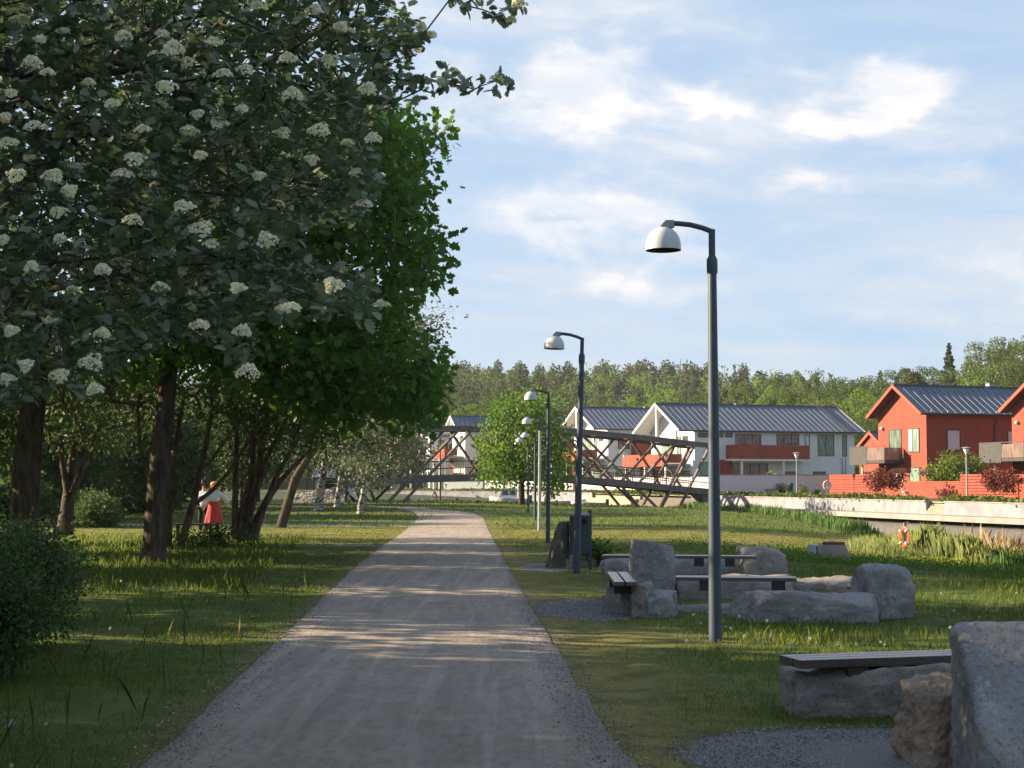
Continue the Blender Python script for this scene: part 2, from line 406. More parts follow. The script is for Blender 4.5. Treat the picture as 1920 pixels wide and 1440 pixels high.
def axis(a, b, fine, lo, hi):
    v = list(np.arange(a, b + 1e-6, fine)); s = fine; x = b
    while x < hi: s *= 1.22; x += s; v.append(min(x, hi))
    s = fine; x = a; w = []
    while x > lo: s *= 1.22; x -= s; w.append(max(x, lo))
    return np.array(w[::-1] + v)
def ground():
    xs = np.unique(np.concatenate([axis(-7, 16, .22, -90, 90), np.arange(-60, 70, 1.)])); xs = np.concatenate([[-4500, -1500, -600, -250], xs[(xs > -91) & (xs < 91)], [250, 600, 1500, 4500]])
    ys = np.concatenate([[-800, -200, -60, -20, -8, -2, 2], np.arange(4, 60, .22), np.arange(60, 225, .8), [240, 300, 420, 700, 1500, 4500]])
    Xg, Yg = np.meshgrid(xs, ys); Z = gz(Xg, Yg)
    Z = Z + np.where((Z > -.5) & (Yg < 60), .018 * np.sin(Xg * 2.1 + Yg * .7) * np.sin(Yg * 1.3), 0) * (1 - ((Xg > path_x(Yg)[0] - .6) & (Xg < path_x(Yg)[1] + .6)))
    nx, ny = len(xs), len(ys); i = np.arange(nx - 1)[None] + np.arange(ny - 1)[:, None] * nx
    FF = np.stack([i, i + 1, i + 1 + nx, i + nx], -1).reshape(-1)
    me = np_mesh('ground', np.stack([Xg, Yg, Z], -1).reshape(-1, 3), FF, np.full((nx - 1) * (ny - 1), 4))
    for nm, fn in (('gravel', gravel_mask), ('dry_lit', dry_lit_mask)):
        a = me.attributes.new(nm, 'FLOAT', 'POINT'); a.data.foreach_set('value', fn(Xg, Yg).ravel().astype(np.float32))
    t = NT('ground_turf'); v = t.coord('Object')
    big, med, sm = t.noise(v, .35, 5, .6), t.noise(v, 2.2, 6, .62), t.noise(v, 38, 4, .7)
    c = t.mix(t.ramp(med, .32, .68), (.046, .084, .015), (.100, .138, .028))
    c = t.mix(t.ramp(big, .45, .7, (0, .6)), c, (.175, .170, .055))
    c = t.mix(t.ramp(sm, .42, .70, (0, .55)), c, (.205, .175, .085))
    a = t.N.new('ShaderNodeAttribute'); a.attribute_name = 'dry_lit'
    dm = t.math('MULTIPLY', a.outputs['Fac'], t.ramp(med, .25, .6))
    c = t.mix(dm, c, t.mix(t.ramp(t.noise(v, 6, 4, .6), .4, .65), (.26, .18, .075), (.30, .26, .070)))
    a = t.N.new('ShaderNodeAttribute'); a.attribute_name = 'gravel'
    gm = t.ramp(t.math('ADD', a.outputs['Fac'], t.math('MULTIPLY', t.math('SUBTRACT', t.noise(v, 7, 6, .7), .5), 1.3)), .45, .62)
    st = t.N.new('ShaderNodeTexVoronoi'); t.L.new(v, st.inputs['Vector']); st.inputs['Scale'].default_value = 60
    gc = t.mix(t.ramp(t.noise(v, 90, 2, .6), .3, .7), (.15, .145, .14), (.34, .33, .32)); gc = t.mix(t.ramp(t.noise(v, 260, 2, .6), .55, .7), gc, (.55, .54, .52))
    c = t.mix(gm, c, gc)
    h = t.math('ADD', sm, t.math('MULTIPLY', st.outputs['Distance'], t.math('MULTIPLY', gm, 1.2)))
    t.pbr(c, .93, 0, .12, t.bump(h, .8, .03))
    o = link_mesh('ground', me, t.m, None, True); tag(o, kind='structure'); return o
ground()

def path_mat(name, light=0.):
    t = NT(name); v = t.coord('Object'); vs = t.coord('Object', (1.0, .10, 1)); vt = t.coord('Object', (1, .22, 1), (0, 0, R(9)))
    base = t.mix(t.ramp(t.noise(v, 1.1, 6, .62), .33, .68), (.365, .305, .245), (.445, .378, .308))
    tr = t.noise(vs, 3.2, 5, .55, .25); tr2 = t.noise(vt, 4.4, 4, .55, .4)
    base = t.mix(t.ramp(tr, .50, .66, (0, .5)), base, (.235, .196, .155))
    base = t.mix(t.ramp(tr2, .55, .64, (0, .45)), base, (.42, .37, .315))
    md = t.noise(t.coord('Object', (1, .35, 1)), 14, 6, .68, .3); base = t.mix(t.ramp(md, .42, .64, (0, .62)), base, (.27, .225, .178)); pr_ = t.voro(t.coord('Object', (1, .6, 1)), 5.5); base = t.mix(t.math('MULTIPLY', t.ramp(pr_, .42, .12), t.ramp(tr, .45, .6, (0, .45))), base, (.22, .18, .142)); base = t.mix(t.ramp(t.noise(v, 34, 4, .7), .56, .70, (0, .5)), base, (.38, .33, .28))
    wt = t.noise(t.coord('Object', (1, .035, 1), (0, 0, R(-3))), 7.5, 3, .5, .5); base = t.mix(t.ramp(wt, .53, .62, (0, .38)), base, (.52, .45, .38))
    g = t.noise(v, 130, 3, .7); g2 = t.noise(v, 420, 2, .6)
    base = t.mix(t.ramp(g, .45, .70, (0, .5)), base, (.17, .150, .128))
    base = t.mix(t.ramp(g2, .58, .72, (0, .7)), base, (.44, .41, .38))
    a = t.N.new('ShaderNodeAttribute'); a.attribute_name = 'rnd'     # 1 at the very edge: loose coarse grit
    e = t.ramp(t.math('ADD', a.outputs['Fac'], t.math('MULTIPLY', t.math('SUBTRACT', t.noise(v, 5, 5, .65), .5), .7)), .72, 1.0)
    base = t.mix(t.math('MULTIPLY', e, .5), base, t.mix(t.ramp(t.noise(v, 75, 3, .7), .35, .65), (.11, .10, .09), (.30, .28, .26)))
    h = t.math('ADD', t.math('ADD', t.math('MULTIPLY', g, .7), md), t.math('ADD', t.math('MULTIPLY', g2, .4), t.math('MULTIPLY', tr, 1.2)))
    t.pbr(base, .92, 0, .15, t.bump(h, .75, .02)); return t.m
def ribbon(name, rows, mat, cross=14, lift=.012, jit=.025):
    rows = np.array(rows); seg = []
    for a, b in zip(rows[:-1], rows[1:]):
        n = max(1, int(np.hypot(*(b[:2] - a[:2])) / .35)); n = min(n, 60)
        for k in range(n): seg.append(a + (b - a) * k / n)
    seg.append(rows[-1]); seg = np.array(seg); V = []; rn = []
    for i, (x0, y0, x1, y1) in enumerate(seg):
        wv = math.hypot(x1 - x0, y1 - y0)
        ja = (mn.noise(Vector((y0 * 1.1, 3.1, 0))) + .6 * mn.noise(Vector((y0 * 3.7, 9.1, 0)))) * jit * 2; jb = (mn.noise(Vector((y1 * 1.1, 13.1, 4))) + .6 * mn.noise(Vector((y1 * 3.7, 1.7, 0)))) * jit * 2
        for k in range(cross + 1):
            t = k / cross; t2 = -ja / wv * (1 - t) + t * (1 + jb / wv) 
            V.append((x0 + (x1 - x0) * t2, y0 + (y1 - y0) * t2, 0)); rn.append(abs(2 * t - 1) ** 4)
    V = np.array(V); V[:, 2] = gz(V[:, 0], V[:, 1]) + lift + .010 * (1 - np.array(rn))
    m = cross + 1; i = np.arange(cross)[None] + np.arange(len(seg) - 1)[:, None] * m
    FF = np.stack([i, i + 1, i + 1 + m, i + m], -1).reshape(-1)
    o = link_mesh(name, np_mesh(name, V, FF, np.full(cross * (len(seg) - 1), 4), rn), mat, None, True); return tag(o, kind='structure')
PM = path_mat('grit_path')
ribbon('path', PE, PM)
ribbon('side_path', [(-42, 66.5, -42, 63.5), (-22, 65.8, -22, 62.6), (-10, 65.6, -10, 62.0), (-5.0, 66.5, -5.0, 61.0), (-4.0, 67.5, -4.0, 60.5)], PM, 8, .006)
def road():
    xs = np.linspace(-70, -15.5, 60); V = []
    for x in xs: V += [(x, 113 - .02 * x, 0), (x, 119 - .02 * x, 0)]
    V = np.array(V); V[:, 2] = gz(V[:, 0], V[:, 1]) + .03; n = len(xs)
    FF = np.array([(2 * i, 2 * i + 2, 2 * i + 3, 2 * i + 1) for i in range(n - 1)]).ravel()
    tag(link_mesh('road', np_mesh('road', V, FF, np.full(n - 1, 4)), pm('park_road', (.34, .31, .28), (.28, .26, .235), .8, .9, .2, fine=.2)), kind='structure')
road()
def water():
    me = bpy.data.meshes.new('water'); me.from_pydata([(-700, 5, WATER), (70, 5, WATER), (70, 240, WATER), (-700, 240, WATER)], [], [(0, 1, 2, 3)])
    t = NT('water'); v = t.coord('Object', (1, 2.2, 1))
    n = t.noise(v, 5, 4, .55); n2 = t.noise(v, 1.1, 3, .5)
    t.pbr((.030, .040, .036), .06, 0, .5, t.bump(t.math('ADD', n, t.math('MULTIPLY', n2, 1.5)), .25, .03))
    tag(link_mesh('water', me, t.m), kind='structure')
water()

# ------------------------------------------------------------------ quay: concrete walls, boardwalk
def resample(PL, step=1.0):
    out = []
    for a, b in zip(PL[:-1], PL[1:]):
        n = max(1, int(np.hypot(*(b - a)) / step))
        for k in range(n): out.append(a + (b - a) * k / n)
    out.append(PL[-1]); out = np.array(out)
    for _ in range(6):       # round the bends a little
        out[1:-1] = .25 * out[:-2] + .5 * out[1:-1] + .25 * out[2:]
    return out
QS = resample(QB[1:9], 1.0)
Qd = np.gradient(QS, axis=0); Qd /= np.linalg.norm(Qd, axis=1, keepdims=True); Qn = np.stack([-Qd[:, 1], Qd[:, 0]], 1)   # towards the canal
Qpx = 960 + F * QS[:, 0] / QS[:, 1]
def qi(px): return int(np.argmin(np.abs(Qpx - px) + (QS[:, 0] < -60) * 999))
def strip(mb, i0, i1, o0, o1, z0, z1, every=1):
    idx = list(range(i0, i1, every)) + [i1]; vs = []; fs = []
    for i in idx:
        a = QS[i] + Qn[i] * o0; b = QS[i] + Qn[i] * o1
        vs += [(a[0], a[1], z0), (b[0], b[1], z0), (b[0], b[1], z1), (a[0], a[1], z1)]
    for k in range(len(idx) - 1):
        j = 4 * k
        for m in range(4): n = (m + 1) % 4; fs.append((j + m, j + n, j + 4 + n, j + 4 + m))
    e = 4 * (len(idx) - 1); fs += [(3, 2, 1, 0), (e, e + 1, e + 2, e + 3)]
    mb.add(vs, fs)
def concrete(name, c, c2):
    t = NT(name); v = t.coord('Object'); vv = t.coord('Object', (1.3, 1.3, .10))
    n = t.noise(v, 1.2, 6, .6); st = t.noise(vv, 5, 5, .6)
    col_ = t.mix(t.ramp(n, .3, .7), c, c2); col_ = t.mix(t.ramp(st, .48, .72, (0, .5)), col_, tuple(x * .62 for x in c))
    t.pbr(col_, .85, 0, .2, t.bump(t.math('ADD', n, t.noise(v, 30, 3, .6)), .2, .01)); return t.m
CON = concrete('quay_concrete', (.30, .31, .325), (.20, .215, .24)); CON2 = concrete('deck_concrete', (.33, .315, .29), (.25, .24, .225))
WALLS = [(qi(2350), qi(1762), 'pale concrete quay wall at the right edge beyond the steps gap'), (qi(1738), qi(1312), 'long streaked concrete quay wall in front of the white terrace wall'), (qi(1112), qi(560), 'concrete canal wall left of the timber steps, behind the small boats')]
for i0, i1, lab in WALLS:
    mb = MB(); k = i0
    while k < i1:                                                       # cast panels with open joints
        e = min(k + 5, i1)
        strip(mb, k, e, .0, -.30, -2.1, .46)
        k = e
    r = mb.build('quay_wall', CON); tag(r, lab, 'wall')
    mb = MB(); strip(mb, i0, i1, .04, -.34, .463, .52); mb.build('coping', CON2, r)
mb = MB(); strip(mb, qi(2350), qi(1330), 1.5, .003, -.56, -.26)
bw = mb.build('boardwalk', CON2); tag(bw, 'pale boardwalk edge running along the foot of the concrete quay wall over the water', 'boardwalk')
for k in range(qi(2350), qi(1330), 6):
    mb = MB(); a = QS[k] + Qn[k] * 1.1; mb.tube([(a[0], a[1], -2.2), (a[0], a[1], -.565)], .14, 10); mb.build('pile', pm('dark_wood', (.05, .04, .035), rough=.8), bw)
# promenade behind the wall, steps in both gaps
mb = MB(); strip(mb, qi(2350), qi(560), -.345, -3.6, .40, .455); tag(mb.build('promenade', concrete('promenade_gravel', (.36, .33, .28), (.28, .26, .23))), kind='structure')
TIM = pm('weathered_timber', (.42, .34, .24), (.30, .25, .19), 6, .8, .3, stretch=(1, 1, 8))
mb = MB()
for s in range(4): strip(mb, qi(1196), qi(1118), 1.3 - s * .45, 1.3 - (s + 1) * .45 + .01, -.75 + .0, -.45 + s * .24)
tag(mb.build('timber_steps', TIM), 'stacked pale timber seating steps at the gap in the canal wall under the bridge', 'steps')
mb = MB()
for s in range(4): strip(mb, qi(1308), qi(1200), .9 - s * .4, .9 - (s + 1) * .4 + .01, -.75, -.55 + s * .26)
tag(mb.build('timber_steps', pm('grey_timber', (.16, .14, .12), (.12, .11, .10), 6, .85, .3)), 'grey weathered timber steps under the right end of the footbridge', 'steps')
mb = MB()
for s in range(4): strip(mb, qi(1760), qi(1740), .0 - s * .1, -.34 - s * .0, -.6, -.05 + s * .13)
tag(mb.build('stone_steps', concrete('step_stone', (.34, .27, .21), (.26, .22, .18))), 'narrow brownish steps in the gap between two quay walls', 'steps')

# ------------------------------------------------------------------ grass: blades as stuff
def in_path(x, y, m=0.):
    l, r = path_x(y); return (x > l - m) & (x < r + m) & (y < 84)
def blades(name, n, y0, y1, hmin, hmax, mat, pexp=1.0, keep=None, wid=1.0, xlim=None, clump=.5):
    u = rng.random(n)
    y = y0 * (y1 / y0) ** u if pexp == 1 else y0 + (y1 - y0) * u
    half = .375 * y + .8; x = rng.uniform(-1, 1, n) * half
    if xlim: x = rng.uniform(xlim[0], xlim[1], n)
    k = ~in_path(x, y, -.05 + .05 * rng.random(n)) & (gz(x, y) > WATER + .08) & ~inside(x, y, FAR)
    g = gravel_mask(x, y); k &= (rng.random(n) > g * 1.15)
    d = dry_lit_mask(x, y) * (y < 38); k &= (rng.random(n) > d * .78)
    if keep is not None: k &= keep(x, y)
    x, y = x[k], y[k]; d = d[k]; n = len(x)
    cl = np.array([mn.noise(Vector((a * .9, b * .55, 0))) + .5 * mn.noise(Vector((a * 3.1, b * 2.3, 5))) for a, b in zip(x, y)]) if n < 400000 else np.zeros(n)
    h = (hmin + (hmax - hmin) * rng.random(n) ** 1.6) * (1 + clump * cl) * (1 - .5 * d)
    w = np.maximum(.0045, .00052 * y) * wid * rng.uniform(.7, 1.3, n)
    pos = np.stack([x, y, gz(x, y) - .01], 1)
    lean = rvec(n) * .38; lean[:, 2] = 1
    nn = rvec(n); nn[:, 2] *= .2
    tv = [(0, -.5, 0), (0, .5, 0), (.55, .32, .06), (1, 0, .22), (.55, -.32, .06)]
    size = np.stack([h, w, h], 1)
    rnd = np.clip(.45 + cl * .45 + rng.normal(size=n) * .18 + d * .5, 0, 1)
    return tag(scatter(name, tv, [(0, 1, 2, 3, 4)], pos, lean, nn, size, mat, None, rnd), kind='stuff')
GR = leafmat('grass_blade', (.042, .090, .012), (.180, .230, .040), .42, None, .6)
GRD = leafmat('dry_grass_blade', (.10, .105, .03), (.25, .21, .085), .35, None, .7)
blades('grass', 360000, 6.5, 62, .022, .062, GR)
TREES_Z = lambda x, y: (x < path_x(y)[0] - 1.0) 
blades('grass', 60000, 22, 48, .06, .20, GR, keep=lambda x, y: (x < -2.6 - .1 * y + .9), wid=1.2)
blades('grass', 45000, 14, 40, .05, .14, GR, keep=lambda x, y: (x > 1.6) & (rng.random(len(x)) < .25 + .75 * (np.sin(x * 1.7 + y * .9) > -.2)), wid=1.1)
blades('grass', 26000, 60, 128, .05, .15, GR, wid=1.6)
# pale dry stalks standing over the turf on the left
blades('dry_grass', 900, 8, 40, .18, .42, GRD, keep=lambda x, y: x < path_x(y)[0] - .2, wid=.5, clump=.1)
# loose grit along both edges of the path and on the gravel patches
def grit():
    n = 9000; y = 7 * (24 / 7) ** rng.random(n); l, r = path_x(y); s = rng.random(n) < .5
    x = np.where(s, l + rng.normal(size=n) * .16, r + rng.normal(size=n) * .16 - .02)
    m = 22000; c = rng.integers(0, 3, m); pc = np.array([PATCH[0], PATCH[1], PATCH[5]])[c]
    a = rng.random(m) * 6.283; q = np.sqrt(rng.random(m)) * 1.08
    x = np.concatenate([x, pc[:, 0] + np.cos(a) * q * pc[:, 2]]); y = np.concatenate([y, pc[:, 1] + np.sin(a) * q * pc[:, 3]])
    n = len(x); pos = np.stack([x, y, gz(x, y) + .006 + .014 * in_path(x, y)], 1)
    tv = [(1, 0, 0), (0, 1, 0), (-1, 0, 0), (0, -1, 0), (.1, .1, .8)]; tf = [(0, 1, 4), (1, 2, 4), (2, 3, 4), (3, 0, 4)]
    d = rvec(n); d[:, 2] *= .2; nn = np.tile([0, 0, 1.], (n, 1)) + rvec(n) * .4
    sz = (.004 + .007 * rng.random(n) ** 2)[:, None] * rng.uniform(.6, 1.3, (n, 3))
    t = NT('grit_stone'); at = t.N.new('ShaderNodeAttribute'); at.attribute_name = 'rnd'
    t.pbr(t.mix(t.math('POWER', at.outputs['Fac'], 2.6), (.11, .10, .09), (.40, .38, .36)), .85, 0, .2)
    tag(scatter('gravel', tv, tf, pos, d, nn, sz, t.m), kind='stuff')
grit()
# ------------------------------------------------------------------ boulders and split stones
def stone_mat(name, c1, c2, c3, warm=(.34, .24, .17)):
    t = NT(name); v = t.coord('Object')
    n = t.noise(v, 2.6, 7, .62, .3); f = t.noise(v, 34, 4, .7); f2 = t.noise(v, 110, 2, .6)
    c = t.mix(t.ramp(n, .32, .66), c1, c2)
    c = t.mix(t.ramp(t.noise(v, 5.5, 5, .65, .6), .52, .68, (0, .6)), c, warm)
    c = t.mix(t.ramp(t.noise(v, 9, 6, .7), .56, .68, (0, .75)), c, c3)          # lichen
    c = t.mix(t.ramp(f, .5, .68, (0, .6)), c, tuple(x * .4 for x in c1)); c = t.mix(t.ramp(f2, .58, .7, (0, .55)), c, (.5, .49, .47))
    h = t.math('ADD', t.math('MULTIPLY', n, 1.4), t.math('ADD', t.math('MULTIPLY', f, .5), t.math('MULTIPLY', f2, .2)))
    t.pbr(c, .88, 0, .2, t.bump(h, .85, .03)); return t.m
GRAN = stone_mat('granite', (.205, .20, .198), (.305, .298, .292), (.40, .41, .385), (.30, .24, .195))
GRAN2 = stone_mat('split_granite', (.21, .19, .175), (.32, .285, .255), (.35, .37, .335), (.33, .24, .185))
def rock(label, ctr, dims, planes=None, mat=None, seed=1, sub=5, amp=.05, rz=0., rough=1., group=None, name='boulder', nch=7):
    """a block bounded by irregular planes, then weathered"""
    rr = random.Random(seed); mat = mat or GRAN
    pl = planes
    if pl is None:
        pl = [((1, 0, 0), 1), ((-1, 0, 0), 1), ((0, 1, 0), 1), ((0, -1, 0), 1), ((0, 0, 1), 1), ((0, 0, -1), 1)]
        pl = [((n[0] + rr.uniform(-.13, .13), n[1] + rr.uniform(-.13, .13), n[2] + rr.uniform(0, .10)), d * rr.uniform(.95, 1.03)) for n, d in pl]
        for _ in range(nch):
            n = Vector([rr.choice((-1, 1)) * rr.uniform(.25, 1) for _ in range(2)] + [rr.uniform(-.1, 1)]).normalized(); pl.append((tuple(n), rr.uniform(1.10, 1.40)))
    pl = [(np.array(n) / np.linalg.norm(n), d) for n, d in pl]
    bm = bmesh.new(); bmesh.ops.create_icosphere(bm, subdivisions=sub, radius=1)
    off = Vector((seed * 3.17, seed * 1.3, 0)); D = Vector(dims) / 2
    for v in bm.verts:
        n = np.array(v.co.normalized()); t = [d / float(n @ a) for a, d in pl if n @ a > 1e-3]
        ts = np.array(t); r = float((np.sum(ts ** -60.)) ** (-1 / 60.))
        p = Vector(n * r); q = Vector((p.x * D.x, p.y * D.y, p.z * D.z)); u = Vector(n)
        vd = mn.voronoi(q * 3.2 + off)[0]
        w = mn.fractal(q * 1.6 + off, .9, 2.0, 3) * amp * .8 + (min(vd[1] - vd[0], .35) - .18) * amp * .9 * rough + (abs(mn.noise(q * 6.3 + off)) - .2) * amp * .6 * rough + mn.fractal(q * 16 + off, .7, 2.1, 3) * amp * .38 * rough
        v.co = q + u * w
    me = bpy.data.meshes.new(name); bm.to_mesh(me); bm.free()
    o = link_mesh(name, me, mat, None, True); o.location = ctr; o.rotation_euler = (0, 0, rz)
    return tag(o, label, 'boulder' if name == 'boulder' else 'stone', group)
def rock_px(label, x0, x1, ytop, ybase, depth, name='stone', mat=None, seed=1, rz=0., sub=4, amp=.035, sink=.08, **k):
    b = GG((x0 + x1) / 2, ybase); Y = b.y; xa, xb = P(x0, ybase, Y + depth * .25).x, P(x1, ybase, Y + depth * .25).x
    zt = P(x0, ytop, Y + depth * .35).z; z0 = b.z - sink
    return rock(label, ((xa + xb) / 2, Y + depth / 2, (zt + z0) / 2), (xb - xa, depth, zt - z0), None, mat, seed, sub, amp, rz, name=name, **k)
# the big foreground block: one split face towards the camera, a dark flank to its left
Yb = 8.0
big_pl = [((-.99, .12, 0), .957), ((-.75, .66, 0), .72), ((-.1, -.67, .74), .60), ((.02, .12, 1), .42), ((1, 0, 0), 1.1), ((0, 1, 0), 1.2), ((0, 0, -1), .6), ((-.8, -.6, .1), 1.30), ((-.5, 0, .86), .84), ((.3, -.8, .5), .80), ((-.45, .7, .55), 1.15)]
rock('huge grey split granite boulder filling the lower right corner of the view', (3.4, 8.4, .4), (2, 2, 2), big_pl, GRAN, 4, 7, .026)
rock('small knobbly upright stone against the left flank of the huge corner boulder', (2.45, 8.75, .12), (.34, .40, .60), None, stone_mat('warm_granite', (.27, .20, .145), (.40, .30, .22), (.35, .34, .30)), 9, 6, .06, .2)
rock_px('long rough granite slab carrying the nearest bench beside the huge boulder', 1488, 1900, 1252, 1345, .62, mat=GRAN2, seed=12, amp=.05, sub=5)
rock_px('long flat-topped granite kerbstone lying in the grass right of the nearest lamp post', 1399, 1652, 1112, 1168, .62, seed=15, mat=GRAN, amp=.045, sub=5, sink=.1)
rock_px('rounded upright grey boulder at the right end of the flat-topped kerbstone', 1608, 1706, 1064, 1160, .5, 'boulder', GRAN, 22, .15, 5, .05)
rock_px('low pinkish stone behind the flat-topped kerbstone', 1476, 1618, 1087, 1122, .7, seed=28, mat=GRAN2, amp=.06)
rock_px('wide granite slab under the middle bench, right of the tall standing stone', 1262, 1488, 1082, 1126, .6, seed=31, mat=GRAN2, amp=.05)
rock_px('tall flat-faced standing stone with notched top between the stone benches', 1182, 1266, 1019, 1126, .42, 'boulder', GRAN, 37, 0., 6, .024, nch=2)
rock_px('wide cracked grey-brown stone ending the curved stone row under the short bench', 1214, 1264, 1112, 1160, .55, seed=41, mat=GRAN, amp=.04, sub=5, rz=-.25, nch=5)
rock_px('upright split stone second from the near end of the curved stone row', 1187, 1222, 1096, 1158, .42, seed=42, mat=GRAN2, amp=.04, sub=5, rz=-.2, nch=5)
rock_px('jagged reddish stone in the middle of the row under the short bench', 1164, 1194, 1096, 1152, .42, seed=44, mat=GRAN2, amp=.04, sub=5, rz=-.2, nch=5)
rock_px('reddish stone under the far end of the short slatted bench', 1141, 1172, 1092, 1138, 1.2, seed=48, mat=GRAN2, amp=.05, rz=-.12)
rock_px('dark low slab under the left part of the farthest stone bench', 1126, 1190, 1047, 1076, .6, seed=52, mat=GRAN, amp=.05)
rock_px('long dark slab under the right part of the farthest stone bench', 1262, 1412, 1046, 1078, .6, seed=55, mat=GRAN, amp=.05)
rock_px('pointed pinkish boulder with grass at its foot at the right end of the farthest bench', 1388, 1472, 1026, 1080, .9, 'boulder', GRAN2, 57, .1, 4, .07)
rock_px('pale flat stone lying beneath the waste bin', 1052, 1132, 1030, 1064, .6, seed=61, mat=GRAN2, amp=.05)
rock_px('dark leaning boulder standing left of the waste bin behind the second lamp', 1037, 1074, 985, 1064, .55, 'boulder', stone_mat('dark_granite', (.10, .085, .075), (.17, .14, .12), (.2, .2, .17)), 66, .2, 5, .06).rotation_euler[1] = .30

# ------------------------------------------------------------------ benches
DW = pm('bench_wood', (.10, .07, .06), (.065, .048, .042), 4, .26, .15, spec=.8, stretch=(1, 9, 9), fine=.3)
DW2 = pm('bench_block', (.06, .045, .04), rough=.7)
def stone_bench(label, a, b, z, width=.36, planks=2, blocks=2, th=.045, gap=.02, zb=None):
    a, b = Vector(a), Vector(b); d = b - a; L = d.length; rz = math.atan2(d.y, d.x)
    r = empty('plank_bench', (a.x, a.y, 0), rz, label, 'bench', 'dark plank benches set on granite stones')
    w = (width - gap * (planks - 1)) / planks
    for k in range(planks):
        m = MB(); y = k * (w + gap); m.box(0, y, z - th, L, y + w, z); m.build('plank', DW, r, bevel=.005)
    for k in range(blocks):
        x = L * (.2 + .6 * k / max(1, blocks - 1)) if blocks > 1 else L * .3
        m = MB(); m.box(x, .02, (zb if zb else z - .17), x + .16, width - .02, z - th - .001); m.build('support_block', DW2, r, bevel=.004)
    return r
stone_bench('nearest plank bench, its right end hidden behind the huge boulder', (G(1500, 1238, .40).x, G(1500, 1238, .40).y, 0), (G(1890, 1231, .40).x + .3, G(1890, 1231, .40).y + .25, 0), .40, .34, 3, 2, .06, .012)
p1, p2 = G(1266, 1082, .42), G(1494, 1084, .42)
stone_bench('middle plank bench running right from the tall standing stone past the near lamp post', p1, p2, .42, .36, 2, 2, .045)
p1, p2 = G(1128, 1041, .42), G(1418, 1043, .42)
stone_bench('farthest plank bench behind the tall standing stone, almost edge-on', p1, p2, .42, .36, 2, 4, .045)
p1, p2 = G(1194, 1091, .43), G(1176, 1072, .43)
stone_bench('short plank bench seen end-on beside the path, left of the tall standing stone', p1, p2, .43, .27, 2, 2, .05)
p1, p2 = G(1598, 1101, .30), G(1680, 1101, .30)
stone_bench('small glimpse of a plank bench end behind the rounded upright boulder', p1, p2, .30, .3, 2, 1, .045)
def park_bench(label, x, y, z, L):
    r = empty('park_bench', (x, y, z), 0, label, 'bench', 'thin dark benches under the trees')
    m = MB(); m.box(0, 0, .43, L, .34, .475); m.build('seat', DW2, r)
    for k in (.12, L - .18):
        m = MB(); m.box(k, .04, -.05, k + .06, .30, .4285); m.build('leg', DW2, r)
p = GG(395, 1012); park_bench('low dark bench beyond the trunks beside the person in the red skirt', P(322, 1000, p.y).x, p.y, gz1(p.x, p.y), (402 - 322) * p.y / F)
p = GG(85, 1008); park_bench('low dark bench at the left edge beyond the bush', P(45, 1000, p.y).x, p.y, gz1(p.x, p.y), 66 * p.y / F)

# ------------------------------------------------------------------ lamps
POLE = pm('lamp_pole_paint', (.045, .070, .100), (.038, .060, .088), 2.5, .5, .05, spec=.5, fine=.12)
SHADE = pm('lamp_shade_enamel', (.56, .58, .60), (.50, .53, .56), 3, .32, .0, spec=.5)
INNER = pm('lamp_shade_inner', (.10, .085, .06), rough=.6)
BRK = pm('lamp_bracket', (.30, .33, .36), rough=.45, spec=.5)
GLASS = pm('lamp_glass', (.5, .5, .48), rough=.2)
def path_lamp(x, y, z, label, tilt=0., rz=0., pole=None):
    pole = pole or POLE
    r = empty('street_lamp', (x, y, z), rz, label, 'street lamp', 'dome street lamps along the path'); r.rotation_euler = (0, tilt, rz)
    m = MB(); m.tube([(0, 0, -.2), (0, 0, 1.2), (0, 0, 3.72)], [.067, .061, .045], 20); m.build('pole', pole, r, True)
    m = MB(); m.lathe([(.0, 3.719), (.054, 3.72), (.056, 3.78), (.056, 3.86), (.038, 3.90), (.0, 3.901)], n=20); m.build('collar', POLE, r, True)
    pts = [(0, 0, 3.895), (0, 0, 4.175)]
    m = MB(); m.tube(pts, .034, 16); m.tube([(.012, 0, 4.150), (-.10, 0, 4.195), (-.22, 0, 4.228), (-.34, 0, 4.243), (-.42, 0, 4.245)], .027, 14); m.build('arm', POLE, r, True)
    m = MB(); m.add([(-.38, -.045, 4.205), (-.38, .045, 4.205), (-.38, .045, 4.275), (-.38, -.045, 4.275), (-.47, -.045, 4.277), (-.47, .045, 4.277), (-.53, -.05, 4.215), (-.53, .05, 4.215), (-.44, -.05, 4.195), (-.44, .05, 4.195)],
                    [(0, 1, 2, 3), (3, 2, 5, 4), (4, 5, 7, 6), (6, 7, 9, 8), (8, 9, 1, 0), (0, 3, 4, 6, 8), (1, 9, 7, 5, 2)]); m.build('bracket', BRK, r, bevel=.006)
    prof = []; 
    for k in range(13):
        a = math.pi / 2 * (1 - k / 12.) ; prof.append((.183 * math.cos(a) ** .92 if k else .03, 3.985 + .225 * math.sin(a) ** .9))
    inner = [(max(q - .006, .002), h - .005) for q, h in prof][::-1]
    m = MB(); m.lathe([(.0, 4.212)] + prof + [(.184, 3.968), (.178, 3.968)], (-.495, 0, 0), 40); s = m.build('shade', SHADE, r, True)
    m = MB(); m.lathe([(.178, 3.969)] + inner, (-.495, 0, 0), 32); m.build('reflector', INNER, s, True)
    m = MB(); m.lathe([(0, 4.05), (.05, 4.055), (.06, 4.10), (.05, 4.19)], (-.495, 0, 0), 20); m.build('lamp_bulb', GLASS, s, True)
    return r
